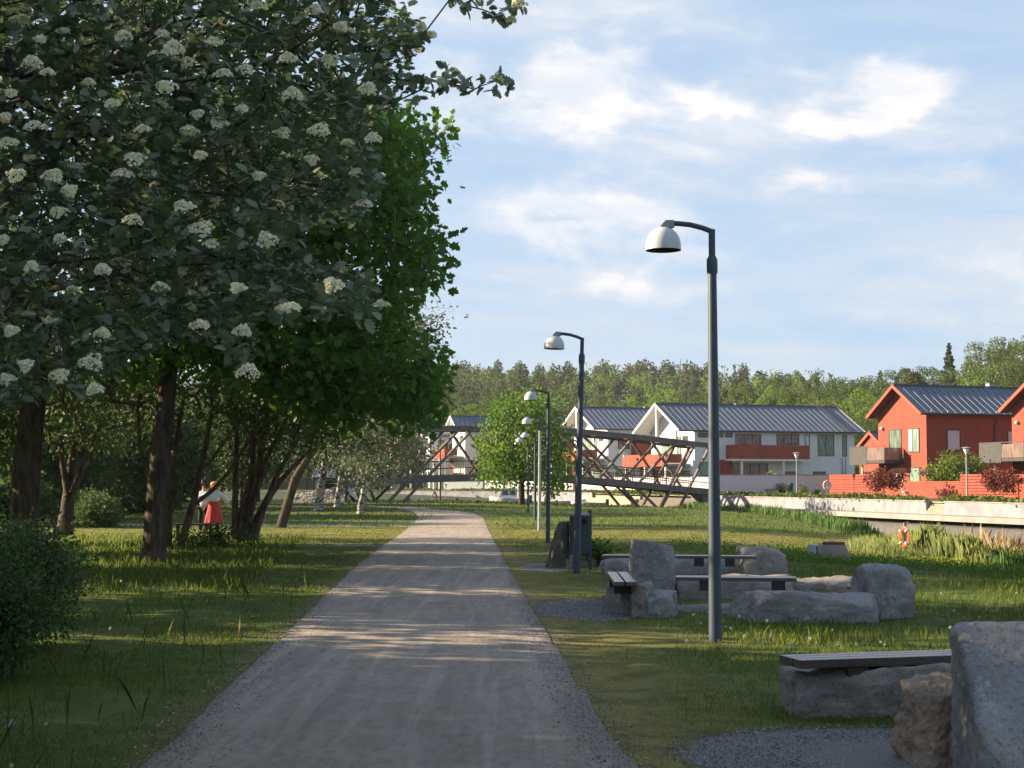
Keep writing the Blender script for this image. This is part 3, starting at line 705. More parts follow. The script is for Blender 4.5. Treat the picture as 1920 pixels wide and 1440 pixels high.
LP = [(1338, 15.15, 'nearest and tallest dome street lamp, standing right of the benches path', 0.), (1080, 26.5, 'second dome street lamp, leaning slightly right beside the dark waste bin', 1.6),
      (1027, 41.6, 'third dome street lamp, blue-grey pole just right of the sunlit pole', .3), (1011, 55.8, 'fourth dome street lamp with its pole coloured pale as if brightly sunlit', .4),
      (1003, 72., 'fifth dome street lamp in front of the round green tree', .2), (990, 84., 'farthest dome street lamp before the round green tree', .0)]
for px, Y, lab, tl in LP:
    X = (px - 960) / F * Y; path_lamp(X, Y, gz1(X, Y) + (.0 if Y > 20 else .02), lab, R(tl), R(-6), pm('sunlit_pole_tint', (.38, .41, .42), (.30, .33, .35), 2.5, .4, .05, spec=.5) if px == 1011 else None)  # fourth pole: sunlight put into a paler copy of the pole colour
def globe_lamp(px, Y, ybase, h, label):
    z = gz1((px - 960) / F * Y, Y); X = (px - 960) / F * Y
    r = empty('globe_lamp', (X, Y, z), 0, label, 'street lamp', 'globe lamps on the quay')
    m = MB(); m.tube([(0, 0, -.1), (0, 0, h - .25)], [.06, .045], 12); m.build('pole', BRK, r, True)
    m = MB(); m.lathe([(0.06, h - .26), (.16, h - .05), (.16, h + .05), (0.0, h + .18)], n=18); m.build('globe', pm('globe_glass', (.8, .8, .78), rough=.25), r, True)
    m = MB(); m.lathe([(.0, h + .19), (.30, h + .12), (.30, h + .10), (.0, h + .10)], n=18); m.build('cap', BRK, r, True)
globe_lamp(1493, 112, 925, 3.15, 'slim globe lamp on the quay in front of the white terrace')
globe_lamp(1811, 92, 935, 3.1, 'slim globe lamp in front of the red slatted fence at the right')
globe_lamp(1171, 152, 925, 3.8, 'slim globe lamp seen through the right half of the bridge truss')
globe_lamp(836, 176, 925, 3.4, 'slim globe lamp seen under the left half of the bridge')
def thin_lamp(px, Y):
    X = (px - 960) / F * Y; r = empty('thin_lamp', (X, Y, gz1(X, Y)), 0, 'thin dark lamp post with a flat head on the canal bank', 'street lamp')
    m = MB(); m.tube([(0, 0, -.1), (0, 0, 4.9)], [.06, .04], 10); m.build('pole', DW2, r, True)
    m = MB(); m.box(-.5, -.1, 4.9, .12, .1, 5.0); m.build('lamp_head', BRK, r)
thin_lamp(826, 118)

# ------------------------------------------------------------------ waste bin, well ring, cabinet, lifebuoys
BIN = pm('bin_green', (.035, .055, .055), (.03, .045, .045), 3, .5, .1, spec=.4)
def bin_():
    Y = 27.6; x0, x1 = P(1068, 1000, Y).x, P(1104, 1000, Y).x; z0, z1 = P(1080, 1034, Y).z, P(1080, 962, Y).z; g = gz1(x0, Y)
    r = empty('waste_bin', ((x0 + x1) / 2, Y, g), R(6), 'dark green waste bin on a post behind the second lamp', 'waste bin'); w = (x1 - x0) / 2 - .015; a, b = z0 - g, z1 - g
    m = MB(); m.box(-w, -.16, a, w, .16, b - .05); m.build('bin_body', BIN, r, bevel=.012)
    m = MB(); m.box(-w - .01, -.17, b - .049, w + .01, .17, b); m.build('lid', pm('bin_lid', (.32, .35, .37), rough=.4), r, bevel=.008)
    m = MB(); m.box(-w * .7, -.166, b - .2, w * .7, -.1602, b - .1); m.build('opening', pm('bin_dark', (.008, .008, .008), bump=0), r)
    m = MB(); m.box(w + .005, -.04, -.1, w + .065, .04, b + .06); m.build('post', POLE, r, bevel=.004)
    m = MB(); m.tube([(-w - .1, .02, .2), (-w - .1, .02, b - .17)], .075, 16); m.build('ash_tube', BIN, r, True)
    m = MB(); m.tube([(-w - .1, .02, b - .169), (-w - .1, .02, b - .14)], .082, 16); m.build('tube_lid', pm('bin_lid', (.3, .3, .3)), r, True)
bin_()
def well():
    b = GG(1572, 1054); k = b.y / F; r = empty('well_ring', (b.x, b.y + .45, b.z), 0, 'cone-shaped concrete well ring with a rusty rim in the grass before the reeds', 'well ring')
    m = MB(); m.lathe([(32 * k, -.1), (32 * k, 0), (29 * k, .15), (21.5 * k, 31 * k), (18 * k, 31 * k)], n=36); m.build('ring', concrete('well_concrete', (.30, .265, .225), (.22, .20, .17)), r, True)
    m = MB(); m.lathe([(21.4 * k, 31.1 * k), (20 * k, 36 * k), (.0, 36.5 * k)], n=30); m.build('rusty_cover', pm('rust', (.17, .075, .04), (.10, .05, .035), 12, .85, .3), r, True)
well()
def cabinet():
    b = GG(1535, 1048); k = b.y / F
    r = empty('cable_cabinet', (b.x, b.y, b.z), R(20), 'small pale metal cabinet left of the cone-shaped well ring', 'cabinet')
    m = MB(); m.box(-9 * k, 0, .0, 2 * k, .28, 27 * k); m.build('housing', pm('cabinet_white', (.55, .57, .57), rough=.4), r, bevel=.008)
    m = MB(); m.box(-6 * k, -.008, .05, 0 * k, -.001, 24 * k); m.build('door', pm('cabinet_grey', (.14, .16, .17), rough=.5), r)
    m = MB(); m.box(4 * k, .02, -.05, 7 * k, .08, 29 * k); m.build('post', BRK, r)
cabinet()
ORG = pm('buoy_orange', (.72, .13, .035), (.62, .11, .03), 8, .5, .1)
def lifebuoy(px, ybase, ytop, Y, label, mat, rx, ry, post=True, turn=0):
    X = (px - 960) / F * Y; z = gz1(X, Y); r = empty('lifebuoy_stand', (X, Y, z), 0, label, 'lifebuoy stand'); zt = P(px, ytop, Y).z - z; k = Y / F; zc = zt - ry * k - .03
    m = MB(); m.box(.02, .03, -.2, .09, .09, zt + .06); m.build('post', BRK, r, bevel=.004)
    m = MB(); R0, r0 = ry * k * .80, ry * k * .22; n1, n2 = 32, 12; vs = []; fs = []
    for i in range(n1):
        a = 6.28318 * i / n1
        for j in range(n2):
            b = 6.28318 * j / n2; q = R0 + r0 * math.cos(b); vs.append((q * math.cos(a) * rx / ry, -r0 + r0 * math.sin(b) - q * math.cos(a) * turn, zc + q * math.sin(a)))
    for i in range(n1):
        for j in range(n2): fs.append((i * n2 + j, (i + 1) % n1 * n2 + j, (i + 1) % n1 * n2 + (j + 1) % n2, i * n2 + (j + 1) % n2))
    m.add(vs, fs); b = m.build('ring', mat, r, True)
    for a in (45, 135, 225, 315):
        c, s_ = math.cos(R(a)), math.sin(R(a)); m = MB(); q = R0
        m.tube([((q) * math.cos(R(a - 7)) * rx / ry, -r0 - q * math.cos(R(a - 7)) * turn, zc + q * math.sin(R(a - 7))), ((q) * math.cos(R(a + 7)) * rx / ry, -r0 - q * math.cos(R(a + 7)) * turn, zc + q * math.sin(R(a + 7)))], r0 * 1.08, 12)
        m.build('reflective_band', pm('band_white', (.8, .8, .78), rough=.4), b, True)
lifebuoy(1691, 1047, 984, 39.2, 'orange lifebuoy on a grey post in front of the reeds', ORG, 6., 20, turn=.6)
lifebuoy(1549, 930, 900, 110, 'white and red lifebuoy on a post on the far quay beside the red fence', pm('buoy_white', (.75, .70, .66), (.7, .3, .2), 2), 8, 9)
lifebuoy(815, 940, 921, 150, 'brownish red lifebuoy on a post before the canal wall under the bridge', pm('buoy_brown', (.35, .10, .06)), 5, 9)

# ------------------------------------------------------------------ houses on the far bank
A = R(20); UX, UY = math.cos(A), math.sin(A)
RED = None
def board_mat(name, c, c2, horiz=True, sp=7.):
    t = NT(name); v = t.coord('Object'); s = t.N.new('ShaderNodeSeparateXYZ'); t.L.new(v, s.inputs[0])
    w = t.math('FRACT', t.math('MULTIPLY', s.outputs[2], sp)); g = t.ramp(w, .0, .14)
    n = t.noise(v, 1.2, 5, .6); c_ = t.mix(t.ramp(n, .3, .7), c, c2); c_ = t.mix(t.math('MULTIPLY', t.math('SUBTRACT', 1., g), .45), c_, tuple(x * .35 for x in c))
    t.pbr(c_, .75, 0, .2, t.bump(g, .5, .01)); return t.m
RED = board_mat('red_boards', (.335, .082, .054), (.27, .066, .045))
WHT = board_mat('white_brick', (.72, .72, .73), (.64, .66, .68), sp=11.)
ROOF = pm('roof_metal', (.120, .145, .190), (.100, .124, .166), .8, .6, .03, .1, .4)
TRIMW = pm('white_trim', (.78, .77, .74), rough=.55, bump=.05); TRIMRD = pm('red_dark', (.20, .040, .025), rough=.8, bump=.05); TRIMR = pm('red_trim', (.38, .09, .05), rough=.6, bump=.05)
FRM = pm('window_frame', (.07, .075, .08), rough=.5, bump=0); FRW = pm('window_frame_white', (.7, .7, .68), rough=.5, bump=0)
CONG = pm('balcony_slab', (.40, .39, .37), rough=.8)
def glass_mat(name, c, tint=(.6, .65, .6), rough=.08):
    if name in MATS: return MATS[name]
    t = NT(name); v = t.coord('Object', (1, 1, .15)); n = t.noise(v, 6, 3, .5); c_ = t.mix(t.ramp(n, .42, .58), c, tint)
    t.pbr(c_, rough, 0, .6); MATS[name] = t.m; return t.m
GD = glass_mat('pane_dark', (.035, .05, .05), (.10, .12, .11)); GC = glass_mat('pane_curtain', (.085, .12, .09), (.19, .24, .17)); GB = glass_mat('pane_blind', (.50, .55, .62), (.56, .60, .66)); GRR = glass_mat('pane_reddish', (.05, .05, .055), (.36, .14, .10)); GG_ = glass_mat('pane_green', (.16, .23, .19), (.26, .34, .28))
class House:
    def __init__(s, px, Y, zb, label, name='house'):
        s.X = (px - 960) / F * Y; s.Y = Y; s.zb = zb; s.r = empty(name, (s.X, Y, zb), A, label, 'house')
    def side(s, px, py, y=0.):        # a point of the photo on the wall that faces us -> local x, z
        d = ray(px, py); ox, oy = s.X - UY * y, s.Y + UX * y; n = (UY, -UX)
        t = (n[0] * ox + n[1] * oy) / (n[0] * d[0] + n[1] * d[1]); X, Y, Z = d[0] * t, d[1] * t, HC + d[2] * t
        return (X - ox) * UX + (Y - oy) * UY, Z - s.zb
    def gable(s, px, py, x=0.):       # ... on the gable wall -> local y, z
        d = ray(px, py); ox, oy = s.X + UX * x, s.Y + UY * x; n = (UX, UY)
        t = (n[0] * ox + n[1] * oy) / (n[0] * d[0] + n[1] * d[1]); X, Y, Z = d[0] * t, d[1] * t, HC + d[2] * t
        return -(X - ox) * UY + (Y - oy) * UX, Z - s.zb
    def shell(s, L, w, ze, zr, wall, ov=.4, ovf=.5, ovb=.5, trim=TRIMW, soffit=None):
        s.L, s.w = L, w; k = (zr - ze) / (w / 2 + ov); zw = ze + ov * k - .16; zt = zr - .2   # roof plane passes over wall top
        m = MB(); m.add([(0, 0, -.4), (L, 0, -.4), (L, w, -.4), (0, w, -.4), (0, 0, zw), (L, 0, zw), (L, w, zw), (0, w, zw), (0, w / 2, zw + k * w / 2), (L, w / 2, zw + k * w / 2)],
                        [(3, 2, 1, 0), (0, 1, 5, 4), (2, 3, 7, 6), (0, 4, 8, 7, 3), (1, 2, 6, 9, 5), (4, 5, 9, 8), (7, 8, 9, 6)]); m.build('wall', wall, s.r)
        m = MB(); th = .13; x0, x1 = -ovf, L + ovb
        for sg in (0, 1):
            ye = -ov if sg == 0 else w + ov; yr = w / 2
            a = [(x0, ye, ze), (x1, ye, ze), (x1, yr, zr), (x0, yr, zr)]; b = [(p[0], p[1], p[2] - th) for p in a]
            m.add(a + b, [(0, 1, 2, 3) if sg == 0 else (3, 2, 1, 0), (4, 7, 6, 5) if sg == 0 else (5, 6, 7, 4), (0, 4, 5, 1), (1, 5, 6, 2), (3, 7, 4, 0)])
            n = int((x1 - x0) / .62)
            for i in range(n + 1):
                x = x0 + .03 + (x1 - x0 - .06) * i / n; sy = 1 if sg == 0 else -1
                m.add([(x - .02, ye, ze + .002), (x + .02, ye, ze + .002), (x + .02, yr, zr + .002), (x - .02, yr, zr + .002), (x - .014, ye, ze + .038), (x + .014, ye, ze + .038), (x + .014, yr, zr + .038), (x - .014, yr, zr + .038)],
                      [(0, 4, 5, 1), (1, 5, 6, 2), (4, 7, 6, 5), (0, 3, 7, 4)])
        m.beam((x0, w / 2, zr + .05), (x1, w / 2, zr + .05), .28, .06)
        rf = m.build('roof', ROOF, s.r); s.roof = rf
        for x in (x0 - .03, x1 + .03):
            for ye in (-ov - .02, w + ov + .02):
                mm = MB(); mm.beam((x, ye, ze - .09), (x, w / 2, zr - .09), .05, .24, (1, 0, 0) if False else (0, 0, 1)); mm.build('bargeboard', trim, s.r)
        mm = MB(); mm.tube([(x0, -ov - .07, ze - .05), (x1, -ov - .07, ze - .05)], .065, 8); mm.build('gutter', pm('gutter', (.05, .055, .06), rough=.5), s.r, True)
        if soffit:
            mm = MB()
            for ye, yr in ((-ov + .02, w / 2), (w + ov - .02, w / 2)):
                q = [(x0 + .02, ye, ze - th - .012), (-.01, ye, ze - th - .012), (-.01, yr, zr - th - .012), (x0 + .02, yr, zr - th - .012)]
                mm.add(q, [(0, 1, 2, 3)])
            mm.build('soffit', soffit, s.r)
        s.k = k; s.ze = ze; s.zr = zr; s.ov = ov
        return s
    def win(s, face, x0, x1, z0, z1, pane=GD, frame=FRM, mull=0, name='window', off=0., fw=.06, blind=None):
        if x1 < x0: x0, x1 = x1, x0
        if z1 < z0: z0, z1 = z1, z0
        def bx(m, a0, a1, b0, b1, o0, o1):
            if face == 'side': m.box(a0, off - o1, b0, a1, off - o0, b1)
            else: m.box(off - o1, a0, b0, off - o0, a1, b1)
        m = MB(); w = fw
        bx(m, x0, x1, z1 - w, z1, -.02, .05); bx(m, x0, x1, z0, z0 + w, -.02, .05)
        bx(m, x0, x0 + w, z0 + w, z1 - w, -.02, .05); bx(m, x1 - w, x1, z0 + w, z1 - w, -.02, .05)
        for i in range(mull):
            c = x0 + (x1 - x0) * (i + 1) / (mull + 1); bx(m, c - w / 2, c + w / 2, z0 + w, z1 - w, -.02, .045)
        f = m.build(name, frame, s.r)
        m = MB(); bx(m, x0 + w, x1 - w, z0 + w, z1 - w, -.02, .012); m.build('pane', pane, f)
        return f
    def wpx(s, face, a, b, c, d, **k):   # window given by photo px: left, right, top, bottom
        fn = s.side if face == 'side' else s.gable; off = k.get('off', 0.)
        p, q = fn(a, c, off), fn(b, d, off)
        p2 = fn(a, d, off)
        return s.win(face, p[0], q[0], p2[1], p[1] if face == 'gable' else q[1] + (p[1] - p2[1]), **k)
    def box(s, name, mat, x0, y0, z0, x1, y1, z1, parent=None, bevel=0):
        m = MB(); m.box(x0, y0, z0, x1, y1, z1); return m.build(name, mat, parent or s.r, bevel=bevel)
    def chimney(s, x, h=.9, w=.45, mat=None):
        y = s.w / 2 + .6; z = s.zr - .6 * s.k
        c = s.box('chimney', mat or BRK, x - w / 2, y - w / 2, z - .4, x + w / 2, y + w / 2, z + h); s.box('flue_cap', FRM, x - w / 2 - .05, y - w / 2 - .05, z + h + .003, x + w / 2 + .05, y + w / 2 + .05, z + h + .06, c)
GREY = pm('balcony_cloth', (.085, .085, .082), rough=.8); RAILG = glass_mat('rail_glass', (.15, .125, .11), (.25, .17, .14))
def red_house(px, Y, zb, label, L=15., w=6.2, ze=6.65, zr=8.92):
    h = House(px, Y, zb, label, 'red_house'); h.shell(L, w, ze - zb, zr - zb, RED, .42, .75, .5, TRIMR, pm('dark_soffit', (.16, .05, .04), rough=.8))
    # gable openings, metres from the near corner (y grows to the far left corner)
    h.win('gable', 3.15, 4.75, 3.1, 5.05, pane=GC, mull=0, name='balcony_door'); h.win('gable', .85, 2.25, 3.25, 5.05, pane=GG_, name='window')
    h.box('blind', TRIMW, -.06, 1.75, 3.35, -.052, 2.15, 4.95)
    h.win('gable', 3.0, 4.55, .05, 2.1, pane=GG_, name='patio_door', frame=FRW, mull=1); h.win('gable', .85, 2.2, .05, 2.15, pane=GG_, name='patio_door')
    m = MB(); m.lathe([(0, -.14), (.12, -.08), (.14, 0), (.12, .08), (0, .14)], (-.13, 5.55, 5.15), 14); m.build('wall_lamp', TRIMW, h.r, True)
    # balcony on a steel post, grey screen to the left, glass to the right
    b = h.box('balcony', pm('balcony_dark', (.06, .06, .065), rough=.6), -1.7, 2.9, 2.45, -.003, 7.6, 2.68)
    h.box('balcony_glass', RAILG, -1.70, 2.92, 2.70, -1.66, 5.2, 3.62, b); h.box('balcony_glass', RAILG, -1.66, 2.92, 2.70, -.08, 2.96, 3.62, b)
    h.box('balcony_screen', GREY, -1.72, 5.22, 2.35, -1.66, 7.6, 3.72, b); h.box('handrail', FRM, -1.74, 2.88, 3.722, -1.64, 7.62, 3.78, b)
    m = MB(); m.tube([(-1.2, 6.6, 0), (-1.2, 6.6, 2.448)], .07, 10); m.build('post', TRIMW, h.r, True)
    # side wall
    a = h.side(1774, 792) if px < 1800 else (2.2, 0); x = a[0]
    h.win('side', x, x + 1.25, 3.35, 4.95, pane=GB, fw=.09); h.win('side', 7.2, 8.3, 3.6, 4.9, pane=GB)
    m = MB(); m.tube([(6.0, -.42, 5.7), (6.0, -.08, 5.3), (6.0, -.08, .1)], .05, 8); m.build('downpipe', FRM, h.r, True)
    for i in range(9): h.box('snow_guard', BRK, .2 + i * 1.45, -.36, ze - zb + .07, .38 + i * 1.45, -.28, ze - zb + .22, h.roof)
    h.chimney(8.6, .75, .5)
    return h
RH1 = red_house(1737, 110, .55, 'red boarded gable house with a grey balcony screen, left of its red twin')
RH2 = red_house(2014, 98, .55, 'red boarded gable house cut by the right edge of the photo', ze=6.55, zr=8.75)
# low red link wing between the white and red houses
h = House(1657, 122, .55, 'low red outbuilding with a carport left of the red gable house', 'red_outbuilding'); h.shell(6, 3.6, 3.9, 5.2, RED, .2, .2, .2, TRIMR)
h.box('garage_opening', pm('dark_void', (.012, .012, .012), bump=0), -.03, .15, 0, -.004, 3.3, 1.9); h.box('column', BRK, -.20, 1.4, 0, -.08, 1.52, 1.9)
def white_house(px, Y, zb, label, L, w, ze, zr, main=False, ovf=1.9, k=1.):
    h = House(px, Y, zb, label, 'white_house'); h.shell(L, w, ze - zb, zr - zb, WHT, .45, ovf, 1.0, TRIMW, TRIMW)
    e = ze - zb
    # open gable: king post, glazing and red balcony front
    m = MB(); m.beam((-ovf + .2, w / 2, e - .6), (-ovf + .2, w / 2, zr - zb - .3), .22, .22, (0, 1, 0)); m.build('gable_post', TRIMW, h.r)
    h.win('gable', w * .45, w * .75, e - 2.5, e - .6, pane=GG_, frame=FRW, mull=1); h.win('gable', w * .14, w * .26, e - 1.3, e - .5, pane=GD); h.win('gable', w * .30, w * .38, e - 2.4, e - .5, pane=GG_)
    h.box('balcony', CONG, -2.6, w * .1, e - 3.45, -.003, w * 1.15, e - 3.22)
    h.box('balcony_front', RED, -2.66, w * .1, e - 3.5, -2.602, w * 1.15, e - 2.3); h.box('balcony_side', RED, -2.60, w * .1 - .06, e - 3.2, -.9, w * .1 - .004, e - 2.3)
    for y in (w * .14, w * .62, w * 1.1): h.box('column', TRIMW, -2.5, y, 0, -2.3, y + .2, e - 3.452)
    h.win('gable', w * .1, w * .42, .1, 2.2, pane=GG_, mull=1, name='patio_door'); h.win('gable', w * .5, w * .92, .1, 2.2, pane=GD, mull=2, name='patio_door')
    h.box('red_panel', RED, -.06, w * .93, 0, -.004, w * 1.0, e - 2.4)
    h.chimney(L * .42, .5, .32, TRIMW)
    for i in range(int(L / 2)):
        h.box('roof_vent', FRM, 1 + i * 2 - .05, w / 2 - .05, zr - zb + .08, 1 + i * 2 + .05, w / 2 + .05, zr - zb + .26, h.roof)
    if main:
        W = h.wpx
        W('side', 1309, 1338, 812, 820, mull=2); W('side', 1343, 1356, 812, 820); W('side', 1360, 1373, 812, 820)
        W('side', 1379, 1427, 814, 834, pane=GRR, mull=2); W('side', 1456, 1498, 814, 834, pane=GRR, mull=2); W('side', 1509, 1518, 815, 836, pane=GB)
        W('side', 1533, 1564, 815, 855, pane=GC, mull=1); W('side', 1579, 1588, 816, 856, pane=GC)
        W('side', 1374, 1440, 869, 892, pane=GRR, mull=3); W('side', 1312, 1334, 866, 892, pane=GG_); W('side', 1471, 1492, 884, 892); W('side', 1524, 1548, 884, 892)
        a, b = h.side(1346, 862), h.side(1373, 892); h.box('red_panel', RED, a[0], -.06, b[1], b[0], -.004, a[1])
        a, b = h.side(1372, 834, -1.5), h.side(1518, 860, -1.5); z1 = a[1]; z0 = h.side(1372, 860, -1.5)[1]
        sl = h.box('balcony', TRIMW, a[0], -1.5, z0 - .22, b[0], -.003, z0 - .003); h.box('balcony_front', RED, a[0], -1.55, z0, b[0], -1.49, z1, sl)
        h.box('balcony_side', RED, a[0], -1.488, z0, a[0] + .06, -.3, z1, sl); h.box('balcony_side', RED, b[0] - .06, -1.488, z0, b[0], -.3, z1, sl)
        for q in (1390, 1468): x = h.side(q, 880, -1.4)[0]; h.box('column', TRIMW, x, -1.4, 0, x + .2, -1.2, z0 - .222)
        # roof ladder and wall ladder
        m = MB()
        for dx in (0, .4): m.beam((16.6 + dx, -.6, e + .05), (16.6 + dx, -.6, e + 1.1), .04, .04); m.beam((16.6 + dx, -.55, e + .12), (16.6 + dx, w / 2, zr - zb + .12), .04, .04)
        for i in range(14): t = i / 13.; m.beam((16.6, -.5 + t * (w / 2 + .5), e + .15 + t * (zr - ze - .05)), (17.0, -.5 + t * (w / 2 + .5), e + .15 + t * (zr - ze - .05)), .03, .03)
        m.build('roof_ladder', FRM, h.roof)
        x, z = h.side(1578, 888); m = MB()
        for dx in (0, .4): m.beam((x + dx, -.12, 0.2), (x + dx, -.12, z + 1.6), .04, .04)
        for i in range(6): m.beam((x, -.12, .4 + i * .4), (x + .4, -.12, .4 + i * .4), .03, .03)
        m.build('wall_ladder', FRM, h.r)
    else:
        h.win('side', 1.2, 2.6, e - 2.2, e - .6, pane=GRR, mull=1); h.win('side', 4.5, 7, e - 2.2, e - .8, pane=GD, mull=2)
        h.win('side', 1.0, 3.2, .3, 2.2, pane=GG_, mull=1)
        a = h.box('red_bay', RED, 2.8, -1.4, e - 3.7, 5.6, -.003, e - 1.1); h.box('red_bay_base', RED, 3.9, -1.1, 0, 4.6, -.004, e - 3.702)
    return h
WH = white_house(1302, 145.65, .5, 'nearest white brick house with long metal roof and dark red side balcony', 18.1, 9.8, 6.62, 9.45, True)
W2 = white_house(1140, 165.6, .7, 'second white house, roof gable rising just right of the second lamp post', 17, 9.8, 7.45, 10.1)
W3 = white_house(1003, 186, .8, 'third white house mostly hidden behind the round green tree', 15, 9.0, 7.6, 10.0)
W4 = white_house(872, 196, .6, 'fourth house with small white gable above the left half of the bridge', 11, 5.4, 8.2, 10.35, ovf=1.2)
W5 = white_house(806, 205, .4, 'farthest house, dark roof end just showing beside the tall tree', 9, 6.2, 7.9, 9.6, ovf=1.2)
W6 = white_house(735, 214, .4, 'white and red house glimpsed through the birch leaves left of the bridge', 12, 8, 6.5, 9.0)
# terraces and fences on the quay
def wall_px(name, label, cat, pts, Y0, Y1, ytop, mat, th=.22, slats=0, zb=.4, cap=None):
    a, b = P(pts[0], 900, Y0), P(pts[1], 900, Y1); z1 = P(pts[0], ytop, Y0).z
    d = Vector((b.x - a.x, b.y - a.y, 0)); L = d.length; r = empty(name, (a.x, a.y, zb), math.atan2(d.y, d.x), label, cat)
    h = z1 - zb
    if slats:
        m = MB(); n = max(3, int(h / .19))
        for i in range(n): z = .04 + (h - .04) * i / n; m.box(0, -.05, z, L, 0, z + (h / n) * .72)
        m.build('slats', mat, r)
        for i in range(int(L / 2.2) + 1): x = min(L - .1, i * 2.2); m = MB(); m.box(x, .003, -.1, x + .1, .1, h + .02); m.build('fence_post', mat, r)
        m = MB(); m.box(0, .004, .0, L, .02, h - .05); m.build('backing', TRIMRD, r)
    else:
        m = MB(); m.box(0, 0, -.4, L, th, h); m.build('wall_panel', mat, r)
        m = MB(); m.box(-.02, -.03, h + .003, L + .02, th + .03, h + .06); m.build('coping', cap or BRK, r)
    return r
wall_px('garden_wall', 'low white brick terrace wall in front of the nearest white house', 'wall', (1341, 1556), 121, 124.4, 891, WHT)
wall_px('garden_wall', 'sunlit low white wall seen under the bridge deck, left of the tree', 'wall', (832, 905), 186, 184, 903, WHT)
wall_px('garden_wall', 'low white wall segment behind the round green tree', 'wall', (909, 1074), 180, 172, 897, WHT)
wall_px('garden_wall', 'low white wall under the right truss in front of the second white house', 'wall', (1086, 1336), 160, 141, 896, WHT)
def boathouse():
    h = House(592, 127, .0, 'small white shed with a grey roof glimpsed behind the birch trunks', 'shed'); h.shell(3.2, 2.6, 1.95, 2.7, WHT, .2, .2, .2, TRIMW)
    h.r.rotation_euler = (0, 0, R(-8)); h.win('side', .5, 1.4, .9, 1.6); h.win('side', 2.0, 2.8, .05, 1.7, pane=GD, name='door')
boathouse()
wall_px('red_fence', 'red slatted fence between the white terrace wall and the small red maple', 'fence', (1556, 1642), 116, 107.5, 889, RED, slats=1)
wall_px('red_fence', 'lower red boarded fence in front of the red gable house patio', 'fence', (1643, 1801), 107.3, 99.5, 904, RED, slats=0, cap=TRIMR, th=.1)
wall_px('red_fence', 'tall red slatted fence behind the right-hand globe lamp', 'fence', (1802, 1910), 99.3, 93, 888, RED, slats=1)
wall_px('red_fence', 'last low red fence running out of the right edge', 'fence', (1911, 2060), 92.8, 86, 905, RED, slats=0, cap=TRIMR, th=.1)
# patio umbrella, white seat
def parasol():
    Y = 104; X = (1736 - 960) / F * Y; r = empty('parasol', (X, Y, .48), 0, 'small dark purple parasol behind the low red fence', 'parasol')
    m = MB(); m.tube([(0, 0, 0), (0, 0, 1.8)], .025, 8); m.build('pole', BRK, r)
    m = MB(); m.lathe([(.0, 1.95), (.25, 1.9), (.55, 1.72), (.62, 1.6), (.58, 1.6), (.2, 1.85)], n=8); m.build('canopy', pm('purple_cloth', (.10, .07, .14), rough=.8), r)
parasol()
def patio_chair():
    Y = 104.5; X = (1699 - 960) / F * Y; r = empty('patio_chair', (X, Y, .48), 0, 'white patio chair on the terrace of the red gable house', 'chair')
    m = MB(); m.box(-.3, -.3, .4, .3, .3, .46); m.build('seat', TRIMW, r); m = MB(); m.box(-.3, .25, .463, .3, .3, 1.0); m.build('backrest', TRIMW, r)
    for a in (-.26, .22):
        for b in (-.26, .2): m = MB(); m.box(a, b, 0, a + .05, b + .05, .398); m.build('leg', TRIMW, r)
patio_chair()
def small_things():
    Y = 118; X = (1481 - 960) / F * Y; r = empty('litter_bin', (X, Y, .45), 0, 'tiny dark green litter bin left of the quay globe lamp', 'waste bin')
    m = MB(); m.tube([(0, 0, 0), (0, 0, .35)], .04, 8); m.build('post', FRM, r); m = MB(); m.tube([(0, 0, .36), (0, 0, 1.05)], [.18, .22], 14); m.build('bin_body', pm('bin_teal', (.03, .12, .10), rough=.5), r, True)
    Y = 122; X = (1447 - 960) / F * Y; r = empty('stone_block', (X, Y, .45), R(15), 'grey concrete seat block on the far quay', 'block')
    m = MB(); m.box(-.5, -.3, 0, .45, .3, .5); m.build('base', CONG, r, bevel=.03); m = MB(); m.box(-.52, -.32, .503, .47, .32, .58); m.build('top_slab', CON, r, bevel=.01)
small_things()
